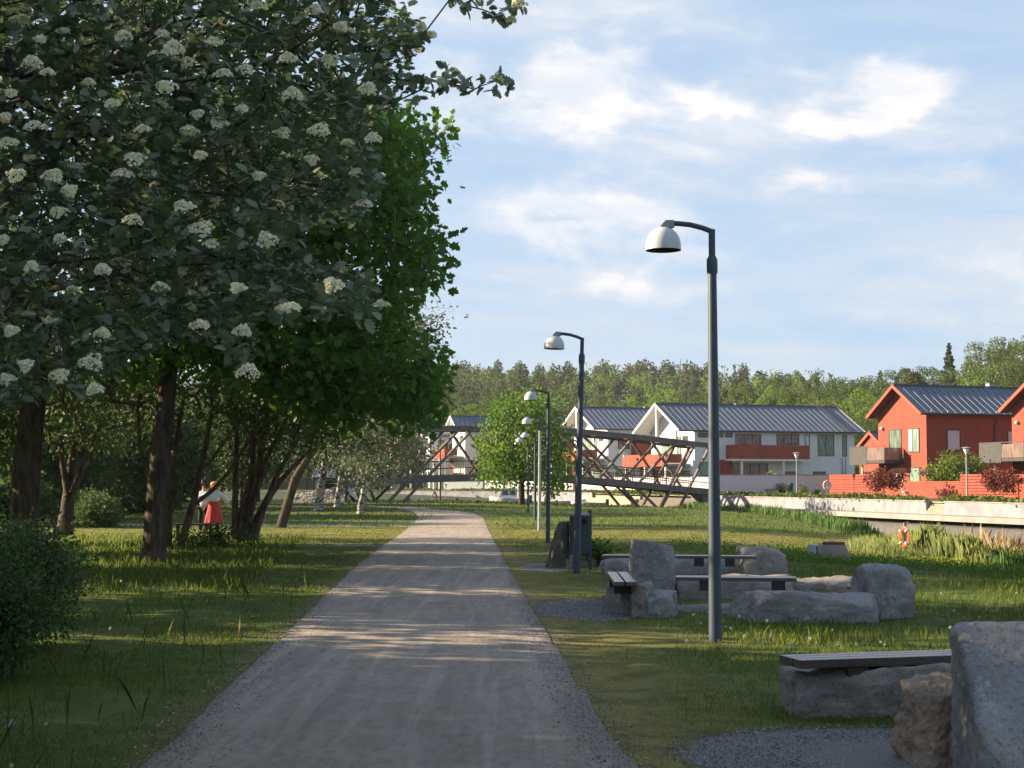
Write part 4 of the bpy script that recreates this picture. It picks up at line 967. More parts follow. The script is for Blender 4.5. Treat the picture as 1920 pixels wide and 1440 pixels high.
# ------------------------------------------------------------------ timber truss footbridge
BT = pm('bridge_timber', (.21, .19, .17), (.15, .135, .12), 2.5, .8, .3, stretch=(1, 1, 1), fine=.3)
BT_SHADED = pm('bridge_timber_shaded', (.10, .07, .055), (.07, .052, .043), 2.5, .85, .3)  # darker timber copy: shade on the back truss put into the colour
BRL = pm('bridge_railing', (.12, .08, .06), (.09, .06, .045), 3, .8, .2)
def bridge():
    a, b = Vector((-12.35, 108, 0)), Vector((16.3, 122, 0)); d = b - a; L = d.length; rz = math.atan2(d.y, d.x)
    r = empty('truss_bridge', a, rz, 'weathered brown timber truss footbridge crossing the canal behind the trees and lamps', 'footbridge')
    ux, uy = math.cos(rz), math.sin(rz)
    def at(px, py, off=0.):
        dr = ray(px, py); ox, oy = a.x - uy * off, a.y + ux * off; n = (uy, -ux)
        t = (n[0] * ox + n[1] * oy) / (n[0] * dr[0] + n[1] * dr[1]); return ((dr[0] * t - ox) * ux + (dr[1] * t - oy) * uy, HC + dr[2] * t)
    bot = [at(*p) for p in ((637, 908), (720, 902.5), (800, 898.5), (900, 895), (1000, 895), (1090, 899), (1200, 909), (1331, 923))]
    top = [at(*p) for p in ((637, 824), (720, 811), (800, 805), (900, 803), (1000, 804), (1064, 808), (1200, 821), (1331, 837))]
    zb = lambda s: float(np.interp(s, [p[0] for p in bot], [p[1] for p in bot])); zt = lambda s: float(np.interp(s, [p[0] for p in top], [p[1] for p in top]))
    W = 3.0
    def chord(fn, y, w, h, name, mat):
        m = MB(); ss = np.linspace(-.3, L + .2, 15); vs = []; fs = []
        for s in ss:
            z = fn(s); vs += [(s, y - w / 2, z - h / 2), (s, y + w / 2, z - h / 2), (s, y + w / 2, z + h / 2), (s, y - w / 2, z + h / 2)]
        for k in range(14):
            for q in range(4): n = (q + 1) % 4; fs.append((4 * k + q, 4 * k + n, 4 * k + 4 + n, 4 * k + 4 + q))
        e = 56; fs += [(3, 2, 1, 0), (e, e + 1, e + 2, e + 3)]; m.add(vs, fs); return m.build(name, mat, r)
    def S(px): return at(px, 850)[0]
    mem = [(1088, 't', 1232, 'f'), (1221, 't', 1281, 'b'), (1265, 't', 1193, 'b'), (1329, 't', 1272, 'f'), (1074, 't', 1156, 'b'), (1186, 't', 1118, 'b'), (1301, 't', 1238, 'f'), (1162, 'b', 1200, 'f'),
           (887, 't', 742, 'f'), (862, 't', 714, 'f'), (874, 't', 935, 'b'), (660, 't', 700, 'b'), (663, 'b', 707, 'f'), (690, 'b', 712, 'f'), (645, 't', 690, 'b'),
           (960, 't', 905, 'b'), (1040, 't', 985, 'b'), (1010, 't', 1060, 'b')]
    for y, mat, k in ((0, BT, 1.), (W, BT_SHADED, .94)):
        chord(zb, y, .24, .50, 'bottom_chord', mat); c = chord(zt, y, .30, .34, 'top_chord', mat)
        chord(lambda s: zt(s) + .215, y, .42, .07, 'rain_cap', BRK)
        for (p0, k0, p1, k1) in mem:
            s0, s1 = S(p0), S(p1); z0 = zt(s0) if k0 == 't' else zb(s0); z1 = zb(s1) if k1 == 'b' else -.42
            m = MB(); lean = .16 if (s1 > s0) else -.16
            m.beam((s0, y + lean * .9, z0), (s1, y + lean * .9, z1), .15, .24, (0, 1, 0)); m.build('diagonal', mat, r)
        m = MB(); m.box(0, y + .02, 0, 0.001, y + .021, .001)
        m = MB(); s = .2
        while s < L:
            z = zb(s) + .2; m.box(s, y + .34, z, s + .028, y + .36, z + 1.05); s += .2
        for dz in (1.08, .55): 
            for k_ in range(20): s0, s1 = L * k_ / 20, L * (k_ + 1) / 20; m.beam((s0, y + .35, zb(s0) + .2 + dz), (s1, y + .35, zb(s1) + .2 + dz), .07, .07)
        m.build('railing', BRL, r)
    m = MB(); n = 90
    for k_ in range(n):
        s = L * k_ / n; m.box(s, .14, zb(s) + .0, s + L / n - .02, W - .14, zb(s) + .09)
    m.build('deck', BT, r)
    for s in np.linspace(1, L - 1, 11): m = MB(); m.box(s, .13, zt(s) - .08, s + .14, W - .13, zt(s) + .08); m.build('cross_beam', BT_SHADED, r)
    for px in (712, 1234):
        s = S(px); f = MB(); f.box(s - 1.5 if px > 1000 else s - .5, -.6, -1.8, s + .45, W + .6, -.43); f.build('footing', pm('footing', (.36, .28, .20), (.30, .24, .18), 4, .9, .2), r)
    m = MB(); s = L; m.add([(s - .1, 0, zb(s) + .12), (s + 4.2, 0, .50), (s + 4.2, W, .50), (s - .1, W, zb(s) + .12), (s - .1, 0, -.2), (s + 4.2, 0, -.2), (s + 4.2, W, -.2), (s - .1, W, -.2)],
        [(0, 1, 2, 3), (7, 6, 5, 4), (0, 4, 5, 1), (1, 5, 6, 2), (2, 6, 7, 3), (3, 7, 4, 0)]); m.build('ramp', BT, r)
bridge()
def abutment():
    a = P(552, 930, 109); b = P(648, 930, 108)
    bm = MB(); x0, x1 = a.x, b.x; n = 22; vs = []; fs = []
    for i in range(n + 1):
        t = i / n; x = x0 + (x1 - x0) * t
        zt = 1.15 - .45 * (1 - t) ** 2; 
        for j in range(9):
            u = j / 8; k = mn.noise(Vector((x * 2.3, u * 7, 1))) * .10
            z = -.5 + (zt + .5) * min(1, u * 1.6); y = 106.2 + u * 3.2; 
            vs.append((x + (k if 0 < i < n else 0) - (t > .98) * 0, y + k, z + k * .6))
    for i in range(n):
        for j in range(8): fs.append((i * 9 + j, (i + 1) * 9 + j, (i + 1) * 9 + j + 1, i * 9 + j + 1))
    for i in (0, n): fs.append(tuple(i * 9 + j for j in range(9)) + ())
    t = NT('cobbles'); v = t.coord('Object'); q = t.voro(v, 4.2); c = t.mix(t.ramp(q, .2, .55), (.32, .30, .28), (.10, .095, .09)); c = t.mix(t.ramp(t.noise(v, 2, 4), .4, .7, (0, .5)), c, (.36, .31, .26))
    t.pbr(c, .9, 0, .2, t.bump(q, .8, .08)); tag(bm.add(vs, fs).build('stone_abutment', t.m, None, True), 'grey cobbled stone embankment carrying the left end of the footbridge', 'embankment')
abutment()
# ------------------------------------------------------------------ boats
HULL = pm('boat_white', (.75, .75, .74), (.66, .68, .70), 3, .35, .03, spec=.5)
def boat(label, x, y, L, wd, h, rz, cabin=False, mat=None, cover=None):
    r = empty('motor_boat' if cabin else 'rowing_boat', (x, y, WATER), rz, label, 'boat'); n = 14; vs = []; fs = []
    for i in range(n + 1):
        t = i / n; hw = wd / 2 * (1 - max(0, (t - .45) / .55) ** 2.2) * (1 if t > .05 else .96) + .01; zz = h * (.92 + .25 * t * t)
        for px, pz in ((-1, zz), (-.86, h * .35), (-.3, -.12), (.3, -.12), (.86, h * .35), (1, zz), (.88, zz), (-.88, zz)): vs.append((L * t, hw * px, pz))
    for i in range(n):
        for j in range(8): k = (j + 1) % 8; fs.append((i * 8 + j, (i + 1) * 8 + j, (i + 1) * 8 + k, i * 8 + k))
    fs += [tuple(range(8))[::-1], tuple(n * 8 + j for j in range(8))]
    m = MB(); m.add(vs, fs); m.build('hull', mat or HULL, r, True)
    m = MB(); m.beam((.05, 0, h + .02), (L * .96, 0, h * 1.16), .05, .03)
    if cabin:
        z0, z1 = h * 1.0, h + .80; xa, xb = L * .30, L * .66; hw = wd * .36
        m = MB(); m.add([(xa, -hw, z0), (xb + .35, -hw, z0), (xb + .35, hw, z0), (xa, hw, z0), (xa, -hw * .85, z1), (xb, -hw * .85, z1), (xb, hw * .85, z1), (xa, hw * .85, z1)],
            [(4, 5, 6, 7), (0, 1, 5, 4), (1, 2, 6, 5), (2, 3, 7, 6), (3, 0, 4, 7)]); c = m.build('cabin', HULL, r)
        m = MB(); m.box(xa - .1, -hw, z1 + .003, xb + .1, hw, z1 + .06); m.build('cabin_roof', HULL, r)
        for sy in (-1, 1):
            for q in (0, 1):
                x0 = xa + .12 + q * (xb - xa) * .5; x1 = x0 + (xb - xa) * .42; f = lambda z: hw * (1 - .15 * (z - z0) / (z1 - z0)) + .012
                m = MB(); za, zc = z0 + .25, z1 - .1; m.add([(x0, sy * f(za), za), (x1, sy * f(za), za), (x1, sy * f(zc), zc), (x0, sy * f(zc), zc)], [(0, 1, 2, 3)]); m.build('side_window', GD, r)
        m = MB(); m.box(xb - .9, -hw * .8, z0, xb - .88, hw * .8, z1); 
    else:
        for t in (.25, .55): m = MB(); m.box(L * t, -wd * .38, h * .7, L * t + .2, wd * .38, h * .75); m.build('thwart', TIM, r)
    m = MB(); m.box(-.28, -.13, h * .3, -.02, .13, h + .25); m.build('outboard_motor', FRM, r, bevel=.03)
boat('white motorboat with a dark-windowed cabin moored left of the round green tree', 1.5, 132, 3.5, 1.8, .9, math.pi * .99, True)
boat('small white open boat moored behind the lamp posts right of the round tree', 3.2, 136, 3.6, 1.4, .62, R(8))
boat('small pale boat at the canal edge just right of the second lamp post', 8.0, 128, 3.0, 1.3, .60, R(170))
boat('low wooden rowing boat under the left half of the bridge', -9.6, 141, 3.8, 1.3, .60, R(4), mat=TIM)
boat('small white boat below the canal wall left of the cabin boat', -5.2, 138, 3.2, 1.3, .58, R(176))

# ------------------------------------------------------------------ trees
def bark(name, c1, c2, moss=None):
    t = NT(name); v = t.coord('Object', (1, 1, .22)); n = t.noise(v, 9, 6, .65, .4); q = t.noise(t.coord('Object'), 2.2, 4, .6)
    c = t.mix(t.ramp(n, .35, .65), c1, c2)
    if moss: c = t.mix(t.ramp(q, .5, .66, (0, .8)), c, moss)
    t.pbr(c, .92, 0, .15, t.bump(n, .9, .04)); return t.m
BARK = bark('bark', (.040, .030, .024), (.105, .080, .062), (.085, .085, .035))
BARKD = bark('bark_twig', (.045, .038, .032), (.10, .085, .07), (.13, .10, .03))
BARKR = bark('bark_lichen', (.060, .042, .030), (.16, .115, .08), (.20, .11, .035))
def birch_bark():
    t = NT('birch_bark'); v = t.coord('Object', (1, 1, 2.6)); n = t.noise(v, 3.2, 5, .65, .5); n2 = t.noise(t.coord('Object', (1, 1, 7)), 6, 3, .6)
    c = t.mix(t.ramp(n, .46, .56), (.44, .42, .385), (.06, .052, .048)); c = t.mix(t.ramp(n2, .62, .7, (0, .8)), c, (.1, .09, .08)); t.pbr(c, .8, 0, .2, t.bump(n, .4, .02)); return t.m
BIRCH = birch_bark()
L_WB = leafmat('whitebeam_leaf', (.075, .110, .052), (.165, .230, .115), .24, None, .55, under=(.24, .28, .20))
L_MP = leafmat('maple_leaf', (.040, .085, .018), (.105, .185, .034), .40, (.08, .18, .02), .5)
L_GN = leafmat('park_leaf', (.034, .062, .018), (.085, .135, .034), .34, None, .6)
L_BI = leafmat('birch_leaf', (.055, .078, .040), (.125, .155, .080), .30, None, .5)
L_BU = leafmat('bush_leaf', (.028, .058, .013), (.085, .135, .034), .28, None, .45)
L_RD = leafmat('red_leaf', (.10, .025, .018), (.24, .07, .045), .3, None, .6)
L_BR = leafmat('bright_leaf', (.050, .110, .015), (.13, .21, .03), .35, None, .6)
FLO = leafmat('flower_cream', (.62, .60, .40), (.84, .82, .62), .25, None, .7)
YEL = leafmat('blossom_yellow', (.25, .27, .03), (.40, .40, .05), .3, None, .7)

def subset(a, n): return a[rng.choice(len(a), min(n, len(a)), replace=False)]
def whitebeam():
    r = empty('whitebeam_tree', (0, 0, 0), 0, 'blossoming whitebeam tree with grey-green lobed leaves and cream flower heads filling the upper left foreground', 'tree')
    poly = [(-120, -160), (700, -160), (742, 20), (790, 62), (775, 110), (742, 190), (715, 240), (690, 300), (706, 360), (655, 420), (560, 430), (545, 480), (690, 520), (722, 590), (600, 600), (560, 585), (480, 640), (470, 715), (400, 640), (300, 650), (205, 700), (110, 735), (0, 760), (-120, 760)]
    T = sample_poly(poly, 2700, 6.2, 10.4)
    T2 = np.array([tuple(P(a, b, rng.uniform(6.5, 10))) for a, b in zip(rng.uniform(-900, 700, 420), rng.uniform(-900, -150, 420))])
    tw = np.array([tuple(P(a, b, 7.3 + rng.uniform(-.12, .12))) for a, b in ((770, 150), (800, 148), (828, 158), (850, 150), (868, 160), (838, 132), (888, 168), (905, 160), (930, 152), (955, 160), (790, 168), (815, 176), (745, 150), (722, 148), (872, 10), (905, 18), (930, 28), (952, 18), (975, 6), (948, 44), (850, -10), (700, 140))])
    trunk = [(-4.1, 9.0, -.1, .16), (-4.05, 9.0, 1.2, .14), (-4.0, 8.9, 2.2, .11), (-3.8, 8.6, 3.2, .07), (-3.5, 8.3, 4.0, .05)]
    allT = np.concatenate([T, T2, tw])
    grow('trunk', trunk, allT, BARKD, r, tip=.0017, expo=.46, step=.22, jit=.022, sag=.3)
    # rosettes: a handful of leaves radiating from each twig end
    per = 9; C = np.repeat(np.concatenate([T, T2]), per, 0); n = len(C); d = rvec(n); d[:, 2] = d[:, 2] * .6 + .05; nn = np.array([0, 0, 1.]) * 1.0 + rvec(n) * .65
    scatter('crown', *LEAF_W, C + rvec(n) * .012 + rng.normal(size=(n, 3)) * .02, d, nn, rng.uniform(.040, .080, n), L_WB, r, np.clip(np.repeat(rng.random(len(C) // per), per) * .6 + rng.random(n) * .4, 0, 1))
    C = np.repeat(tw, 7, 0); n = len(C); d = rvec(n); d[:, 1] *= .5
    scatter('twig_leaves', *LEAF_W, C + rng.normal(size=(n, 3)) * .016, d, np.array([0, -.5, .6]) + rvec(n) * .8, rng.uniform(.045, .07, n), L_WB, r)
    # flower heads: flattish domes of tiny florets
    vis = [(20, 175), (15, 270), (65, 240), (90, 138), (168, 156), (305, 65), (318, 100), (352, 118), (400, 80), (540, 112), (590, 20), (455, 205), (370, 215), (312, 165), (375, 292), (268, 245), (668, 325), (640, 50), (130, 358), (30, 330), (520, 385), (500, 450), (548, 178), (600, 245), (530, 250), (252, 300), (110, 400), (112, 448), (192, 505), (250, 415), (378, 430), (395, 460), (300, 540), (136, 545), (98, 598), (192, 625), (376, 612), (548, 580), (527, 580), (625, 535), (715, 573), (465, 698), (172, 680), (112, 705), (48, 685), (20, 620), (178, 730), (700, 260), (690, 168), (935, 148), (850, 137), (830, 155), (972, 8), (958, 38), (790, 50), (808, 66), (780, 70), (485, 330), (410, 232), (232, 68), (160, 20), (40, 40), (75, 75), (620, 115), (480, 10), (355, 248), (325, 90), (420, 142), (460, 132), (585, 300), (650, 270), (210, 195), (60, 118), (120, 60), (10, 220), (230, 330), (345, 390), (445, 540), (60, 500), (455, 620), (100, 330), (5, 450)]
    fc = np.array([tuple(P(a, b, 7.2 if a > 740 else rng.uniform(5.75, 6.35))) for a, b in vis] + [tuple(p) for p in subset(T, 150)])
    nf = 130
    for k, c in enumerate(fc):
        rad = rng.uniform(.023, .046) * (1 if k < len(vis) else .9); ax = Vector((rng.normal() * .55, -.7 + rng.normal() * .5, .7)).normalized(); f1, f2, f3 = frames(np.array([[1., .1, 0]]), np.array([ax]))
        q = np.sqrt(rng.random(nf)); a = rng.random(nf) * 6.283; lo = 1 + .22 * np.sin(a * 3 + k)
        lx, ly = q * np.cos(a) * rad * lo, q * np.sin(a) * rad * .85 * lo; lz = rad * .62 * (1 - q ** 2) + rng.normal(size=nf) * .0025
        pos = c + lx[:, None] * f1 + ly[:, None] * f2 + lz[:, None] * f3
        nrm = f3 * 1.0 + (lx[:, None] * f1 + ly[:, None] * f2) / rad * 1.0 + rvec(nf) * .35
        pent = [(math.cos(i * 6.283 / 10) * (1 if i % 2 == 0 else .55), math.sin(i * 6.283 / 10) * (1 if i % 2 == 0 else .55), .12 if i % 2 == 0 else 0) for i in range(10)]
        scatter('flower_head', pent, [tuple(range(10))], pos, rvec(nf), nrm, np.full(nf, .0076) * rng.uniform(.8, 1.2, nf), FLO, r, np.clip(rng.normal(.6, .25, nf) - (q < .3) * .15, 0, 1))
whitebeam()

def tree(name, label, base, trunk, targets, leaf, mat, per, spread, size, barkm=BARK, group=None, tip=.008, step=.5, stems=None, tintf=None, jit=.07, expo=.5, up=.6, sag=0., droop=.2, start=True):
    bx, by = base; bz = gz1(bx, by) - .05
    r = empty(name, (bx, by, bz), 0, label, 'tree', group); o = np.array([bx, by, bz]); T = np.array(targets) - o
    if stems is None:
        grow('trunk', trunk, T, barkm, r, tip, expo, 1., step, jit, sag)
    else:
        ends = np.array([s[-1][:3] for s in stems]); own = np.argmin(np.linalg.norm((T[:, None] - ends[None]) * [1, 1, .5], axis=2), 1)
        for k, s in enumerate(stems):
            tt = T[own == k]; 
            if len(tt) == 0: tt = np.array([s[-1][:3]]) + [.1, 0, .3]
            grow('stem', s, tt, barkm, r, tip, expo, 1., step, jit, sag)
    tint = (np.array([mn.noise(Vector(tuple(c * .55))) for c in T]) * 1.1 + .5).clip(0, 1)
    leaves('crown', T, per, spread, size, tmpl=leaf, mat=mat, parent=r, tint=tint, up=up, droop=droop); return r
# big leafy maple whose dark trunk stands in the left lawn
mp = [(215, 268), (420, 198), (670, 168), (722, 208), (745, 258), (780, 262), (815, 243), (832, 256), (808, 275), (760, 300), (782, 350), (802, 372), (770, 420), (806, 450), (800, 505), (820, 520), (775, 545), (760, 585), (770, 640), (812, 668), (808, 735), (785, 790), (670, 790), (560, 770), (420, 700), (210, 690)]
b = GG(287, 1056)
T = sample_poly(mp, 1050, 28.5, 36)
edge = np.array([tuple(P(a - 26, b_ + 8, rng.uniform(30, 33))) for a, b_ in ((852, 232), (858, 246), (838, 235), (790, 235), (802, 252), (822, 300), (815, 345), (834, 362), (838, 450), (828, 458), (842, 515), (836, 505), (770, 200), (748, 190), (836, 670), (840, 720), (828, 740), (812, 400), (822, 395), (800, 330), (790, 270), (780, 310))])
tree('maple_tree', 'large dense green maple with a thick dark trunk, crown overhanging the path', (b.x, b.y), [(0, 0, -.1, .34), (.02, 0, .25, .25), (.10, 0, 1.8, .215), (.20, .1, 3.4, .19), (.25, .4, 4.6, .16), (1.2, 1.4, 6.0, .11)], np.concatenate([T, edge]), LEAF_M, L_MP, 25, .20, .18, tip=.011, step=.6)
b = GG(38, 1048)
T = np.concatenate([sample_poly([(-500, -250), (420, -250), (520, 200), (430, 560), (120, 640), (-60, 690), (-500, 690)], 720, 25.5, 33)])
tree('old_tree', 'thick rough trunk at the left edge rising behind the dark bush', (b.x, b.y), [(0, 0, -.1, .42), (.05, 0, .3, .33), (.12, 0, 2.2, .29), (.25, .1, 4.2, .25), (.3, .2, 5.5, .2)], T, LEAF_M, L_GN, 17, .28, .19, tip=.012, step=.6)
# many-stemmed trees
def fan(pts):   # stems given by photo px at a fixed distance
    return pts
def stems_px(base, Y, lines):
    out = []
    bz = gz1(*base) - .05
    for ln in lines:
        s = []
        for i, (px, py, rr) in enumerate(ln):
            p = P(px, py, Y + i * .22); s.append((p.x - base[0], p.y - base[1], p.z - bz, rr))
        out.append(s)
    return out
dark_poly = [(150, 470), (380, 520), (560, 560), (640, 640), (620, 760), (560, 820), (520, 840), (430, 800), (330, 790), (200, 760), (120, 780), (60, 700)]
Y = 38.; b = ((318 - 960) / F * Y, Y)
T = sample_poly(dark_poly, 380, 36, 42)
tree('multistem_tree', 'many-stemmed tree with a lichen-orange stem right beside the thick dark maple trunk', b, None, T, LEAF_S, L_GN, 20, .26, .13, BARKR, None, .009, .5,
     stems_px(b, Y, [[(316, 1030, .10), (318, 960, .085), (322, 900, .08), (332, 820, .06), (345, 740, .05)], [(338, 1025, .11), (355, 970, .10), (366, 930, .09), (385, 840, .07), (400, 760, .05)], [(366, 945, .06), (400, 918, .055), (432, 882, .05), (470, 820, .04)], [(290, 960, .07), (278, 900, .06), (262, 830, .05), (258, 760, .04)], [(330, 940, .055), (350, 880, .05), (392, 870, .045), (440, 800, .035)]]))
Y = 40.; b = ((460 - 960) / F * Y, Y)
T = np.concatenate([sample_poly([(400, 620), (620, 640), (700, 740), (640, 830), (560, 850), (480, 830), (400, 780)], 330, 38, 43.5)])
tree('multistem_tree', 'cluster of leaning stems spreading from one root, right of the person in the red skirt', b, None, T, LEAF_S, L_GN, 20, .28, .13, BARKR, None, .009, .5,
     stems_px(b, Y, [[(440, 1010, .10), (441, 940, .09), (443, 860, .075), (446, 780, .06)], [(452, 1012, .13), (455, 960, .11), (470, 900, .09), (476, 820, .07)], [(460, 1012, .10), (468, 950, .09), (486, 880, .075), (492, 800, .06)], [(470, 1012, .12), (484, 970, .11), (505, 930, .10), (530, 895, .08), (575, 850, .05)], [(478, 1010, .09), (492, 960, .085), (520, 890, .07), (560, 820, .05)], [(466, 985, .07), (480, 930, .065), (500, 860, .06), (540, 780, .045)]]))
Y = 46.; b = ((125 - 960) / F * Y, Y)
T = sample_poly([(-60, 560), (200, 560), (330, 620), (340, 740), (260, 820), (100, 840), (-60, 860)], 330, 43, 48)
tree('multistem_tree', 'dark forked tree between the left edge trunk and the thick maple trunk', b, None, T, LEAF_S, L_GN, 20, .30, .15, BARK, None, .010, .5,
     stems_px(b, Y, [[(122, 1000, .28), (126, 960, .22), (132, 900, .17), (140, 830, .12), (150, 740, .09)], [(135, 925, .13), (160, 860, .10), (185, 800, .08), (235, 740, .05)], [(128, 930, .12), (118, 870, .10), (110, 800, .08)]]))
# grey-green tree behind the maple's right edge and the birches beyond
b = GG(547, 985); 
T = np.concatenate([sample_poly([(640, 560), (770, 560), (800, 600), (838, 570), (836, 600), (810, 640), (840, 655), (800, 700), (790, 780), (770, 860), (700, 860), (600, 840), (560, 700)], 420, 58, 66)])
tree('grey_leaved_tree', 'loose grey-green tree just showing behind the right edge of the maple crown', (b.x, 60), [(0, 0, -.1, .22), (.6, 0, 2., .17), (2.0, .5, 4.5, .12), (2.6, 1, 6, .09)], T, LEAF_S, L_BI, 22, .34, .17, BARK, None, .012, .6)
for px, py, wpx, polyb, lab in ((597, 957, 8.5, [(520, 700), (700, 720), (690, 800), (670, 880), (640, 905), (620, 870), (560, 880), (520, 860)], 'nearest white-barked birch with a black-patched trunk left of the bridge'),
                         (632, 951, 5.5, [(580, 740), (720, 740), (720, 860), (690, 880), (650, 900), (600, 880)], 'slimmer birch standing just left of the footbridge end'),
                         (676, 962, 6, [(640, 760), (790, 780), (800, 850), (770, 870), (720, 890), (690, 930), (650, 880)], 'small leaning birch in front of the left half of the bridge')):
    b = GG(px, py); k = b.y / F; T = sample_poly(polyb, 150, b.y - 3, b.y + 4)
    top = P(px + (22 if px < 670 else 30), 780, b.y)
    tree('birch_tree', lab, (b.x, b.y), [(0, 0, -.1, wpx * k * 1.35), (0.02, 0, .5, wpx * k), ((top.x - b.x) * .5, 0, 2.6, wpx * k * .8), (top.x - b.x, 0, top.z - b.z, wpx * k * .4)], T, LEAF_S, L_BI, 34, .38, .17, BIRCH, 'birches by the bridge', .010, .6, sag=.5, droop=.9)
b = GG(978, 951); b.y = 103; b.x = (978 - 960) / F * 103
T = sample_poly([(905, 800), (930, 765), (960, 742), (1000, 738), (1030, 760), (1045, 800), (1062, 820), (1072, 870), (1066, 905), (1040, 925), (990, 905), (940, 905), (905, 895), (900, 850)], 330, 99.5, 106)
tree('round_tree', 'round bright green tree standing alone before the bridge middle, behind the far lamps', (b.x, b.y), [(0, 0, -.1, .24), (0, 0, 1.6, .18), (.1, 0, 3.5, .12)], T, LEAF_M, leafmat('round_tree_leaf', (.060, .125, .016), (.150, .250, .035), .40, None, .55), 26, .36, .22, tip=.012)
# copies: park trees left (some outside the picture, throwing the long shadows) and behind
def proto(name, label, h, rad, zc, mat, leaf, per, n, size, seed, barkm=BARK, spread=.4, group='park trees in the dark belt on the left', squash=1.0):
    q = rvec(n) * (rng.random(n)[:, None] ** .45) * [rad, rad, rad * squash]; q[:, 2] += zc; q += rvec(n) * .3
    q = q[q[:, 2] > zc - rad * squash * .9]
    return tree(name, label, (0, 0), [(0, 0, -.1, .20), (0, 0, 1.5, .15), (.15, .1, zc, .09)], q, leaf, mat, per, spread, size, barkm, group, .010, .6)
DL = 'dark park tree standing in the shaded belt beyond the left lawn'
pa = proto('park_tree', DL, 8, 3.2, 5.0, L_GN, LEAF_Q, 26, 300, .26, 1, squash=1.05)
pb = proto('park_tree', DL, 8, 2.8, 3.7, L_GN, LEAF_Q, 26, 300, .26, 2, BARKR, squash=1.15)
spots = [(-20.5, 12.9, 1.), (-20.5, -1.5, 1.), (-20, 5.2, .95), (-13.2, -5.5, .95), (-13.8, 1.2, .97), (-12.8, 8.0, .91), (-13.4, 14.4, .92), (-13.0, 21.0, .88), (-14.4, 27.3, .90), (-15.0, 33.6, .90), (-15.5, 39.6, .85),
         (-20.5, 67, .95), (-27, 69, 1.1), (-18, 76, .9), (-25, 80, 1.1), (-32, 75, 1.2), (-33, 68, 1.1), (-22, 90, 1.1), (-30, 92, 1.2), (-38, 86, 1.25), (-17.5, 97, .8), (-27, 103, 1.2), (-36, 104, 1.3), (-44, 98, 1.3), (-19, 112, 1.0), (-50, 78, 1.2), (-42, 66, 1.2), (-33, 118, 1.5), (-46, 120, 1.5), (-24, 124, 1.25), (-58, 110, 1.4)]
for i, (x, y, s) in enumerate(spots):
    src = pa if y < 40 else (pa, pb)[i % 2]; o = src if (src is pa and i == 0) else copy_tree(src); o.location = (x, y, gz1(x, y) - .05); o.scale = (s, s, s * random.uniform(.92, 1.08) * (1.22 if y < 24 else 1.)); o.rotation_euler = (0, 0, random.uniform(0, 6))
    o['label'] = DL; o['group'] = 'park trees in the dark belt on the left'
    if y < 40: o['label'] = 'park tree outside the left edge of the view shading the lawn and path'; o['group'] = 'park trees outside the left edge'
pb.location = (-35, 112, gz1(-35, 112))
# shrubs
def shrub(name, label, n, dims, z0, mat, leafsz, seed, group=None, per=26, sp=.12, flowers=None, cat='bush', stemn=14, leaf=LEAF_S):
    r = empty(name, (0, 0, 0), 0, label, cat, group); q = rvec(n) * (rng.random(n)[:, None] ** .3) * [1, 1, 1]
    q[:, 0] *= dims[0] / 2; q[:, 1] *= dims[1] / 2; q[:, 2] = z0 + (q[:, 2] * .5 + .5) * dims[2]
    for k in range(n):
        g = mn.noise(Vector((q[k][0] / dims[0] * 3.5 + seed, q[k][1] / dims[1] * 3.5, q[k][2] / dims[2] * 3))); q[k, :2] *= 1 + .45 * g; q[k, 2] *= 1 + .22 * g; q[k] += rvec(1)[0] * .07 * dims[2]
        if rng.random() < .05: q[k, 2] += rng.uniform(.03, .12) * dims[2]
    q[:, 2] = np.maximum(q[:, 2], .04)
    grow('stem', [(0, 0, -.1, .03), (0, 0, z0 + .15, .025)], subset(q, max(30, n // 3)), BARK, r, .004, .4, 1, .25, .03)
    leaves('foliage', q, per, sp, leafsz, leaf, mat, r, up=.5)
    return r
bushp = []
for i, (px, py, Y, w, d, h) in enumerate(((18, 0, 12.2, 1.3, 1.6, 1.12), (70, 0, 14.4, 1.4, 1.9, 1.28), (-70, 0, 13.2, 1.6, 2.0, 1.3), (60, 0, 17.2, 1.9, 2.2, 1.18))):
    s = shrub('bush', ('dark dense bush nearest the camera at the left edge', 'rounded dark bush bulging furthest towards the path at the left edge', 'dark bush half outside the left edge', 'back part bush below the thick left trunk')[i], 420, (w, d, h), 0, L_BU, .045, 3 + i, 'dark bushes at the left edge', 48, .085)
    s.scale = (1, 1, .92)
    s.location = ((px - 960) / F * Y - .42, Y, 0)
hp = shrub('hedge_bush', 'dark hedge bush on the far side of the left lawn', 200, (4.5, 3, 2.2), 0, L_GN, .2, 9, 'dark hedge bushes beyond the left lawn', 26, .3, leaf=LEAF_Q)
for i, (x, y, s) in enumerate([(-27, 84, 1.1), (-23.6, 82, 1.0), (-20.3, 84, .85), (-31, 83, 1.2), (-35, 86, 1.2), (-40, 88, 1.3), (-16.6, 60, .5), (-25.4, 70, .9), (-28.4, 64, 1.0), (-17.5, 62, .55), (-20.8, 62, .8)]):
    o = hp if i == 0 else copy_tree(hp); o.location = (x, y, gz1(x, y)); o.scale = (s, s, s); o.rotation_euler = (0, 0, i * 1.3)
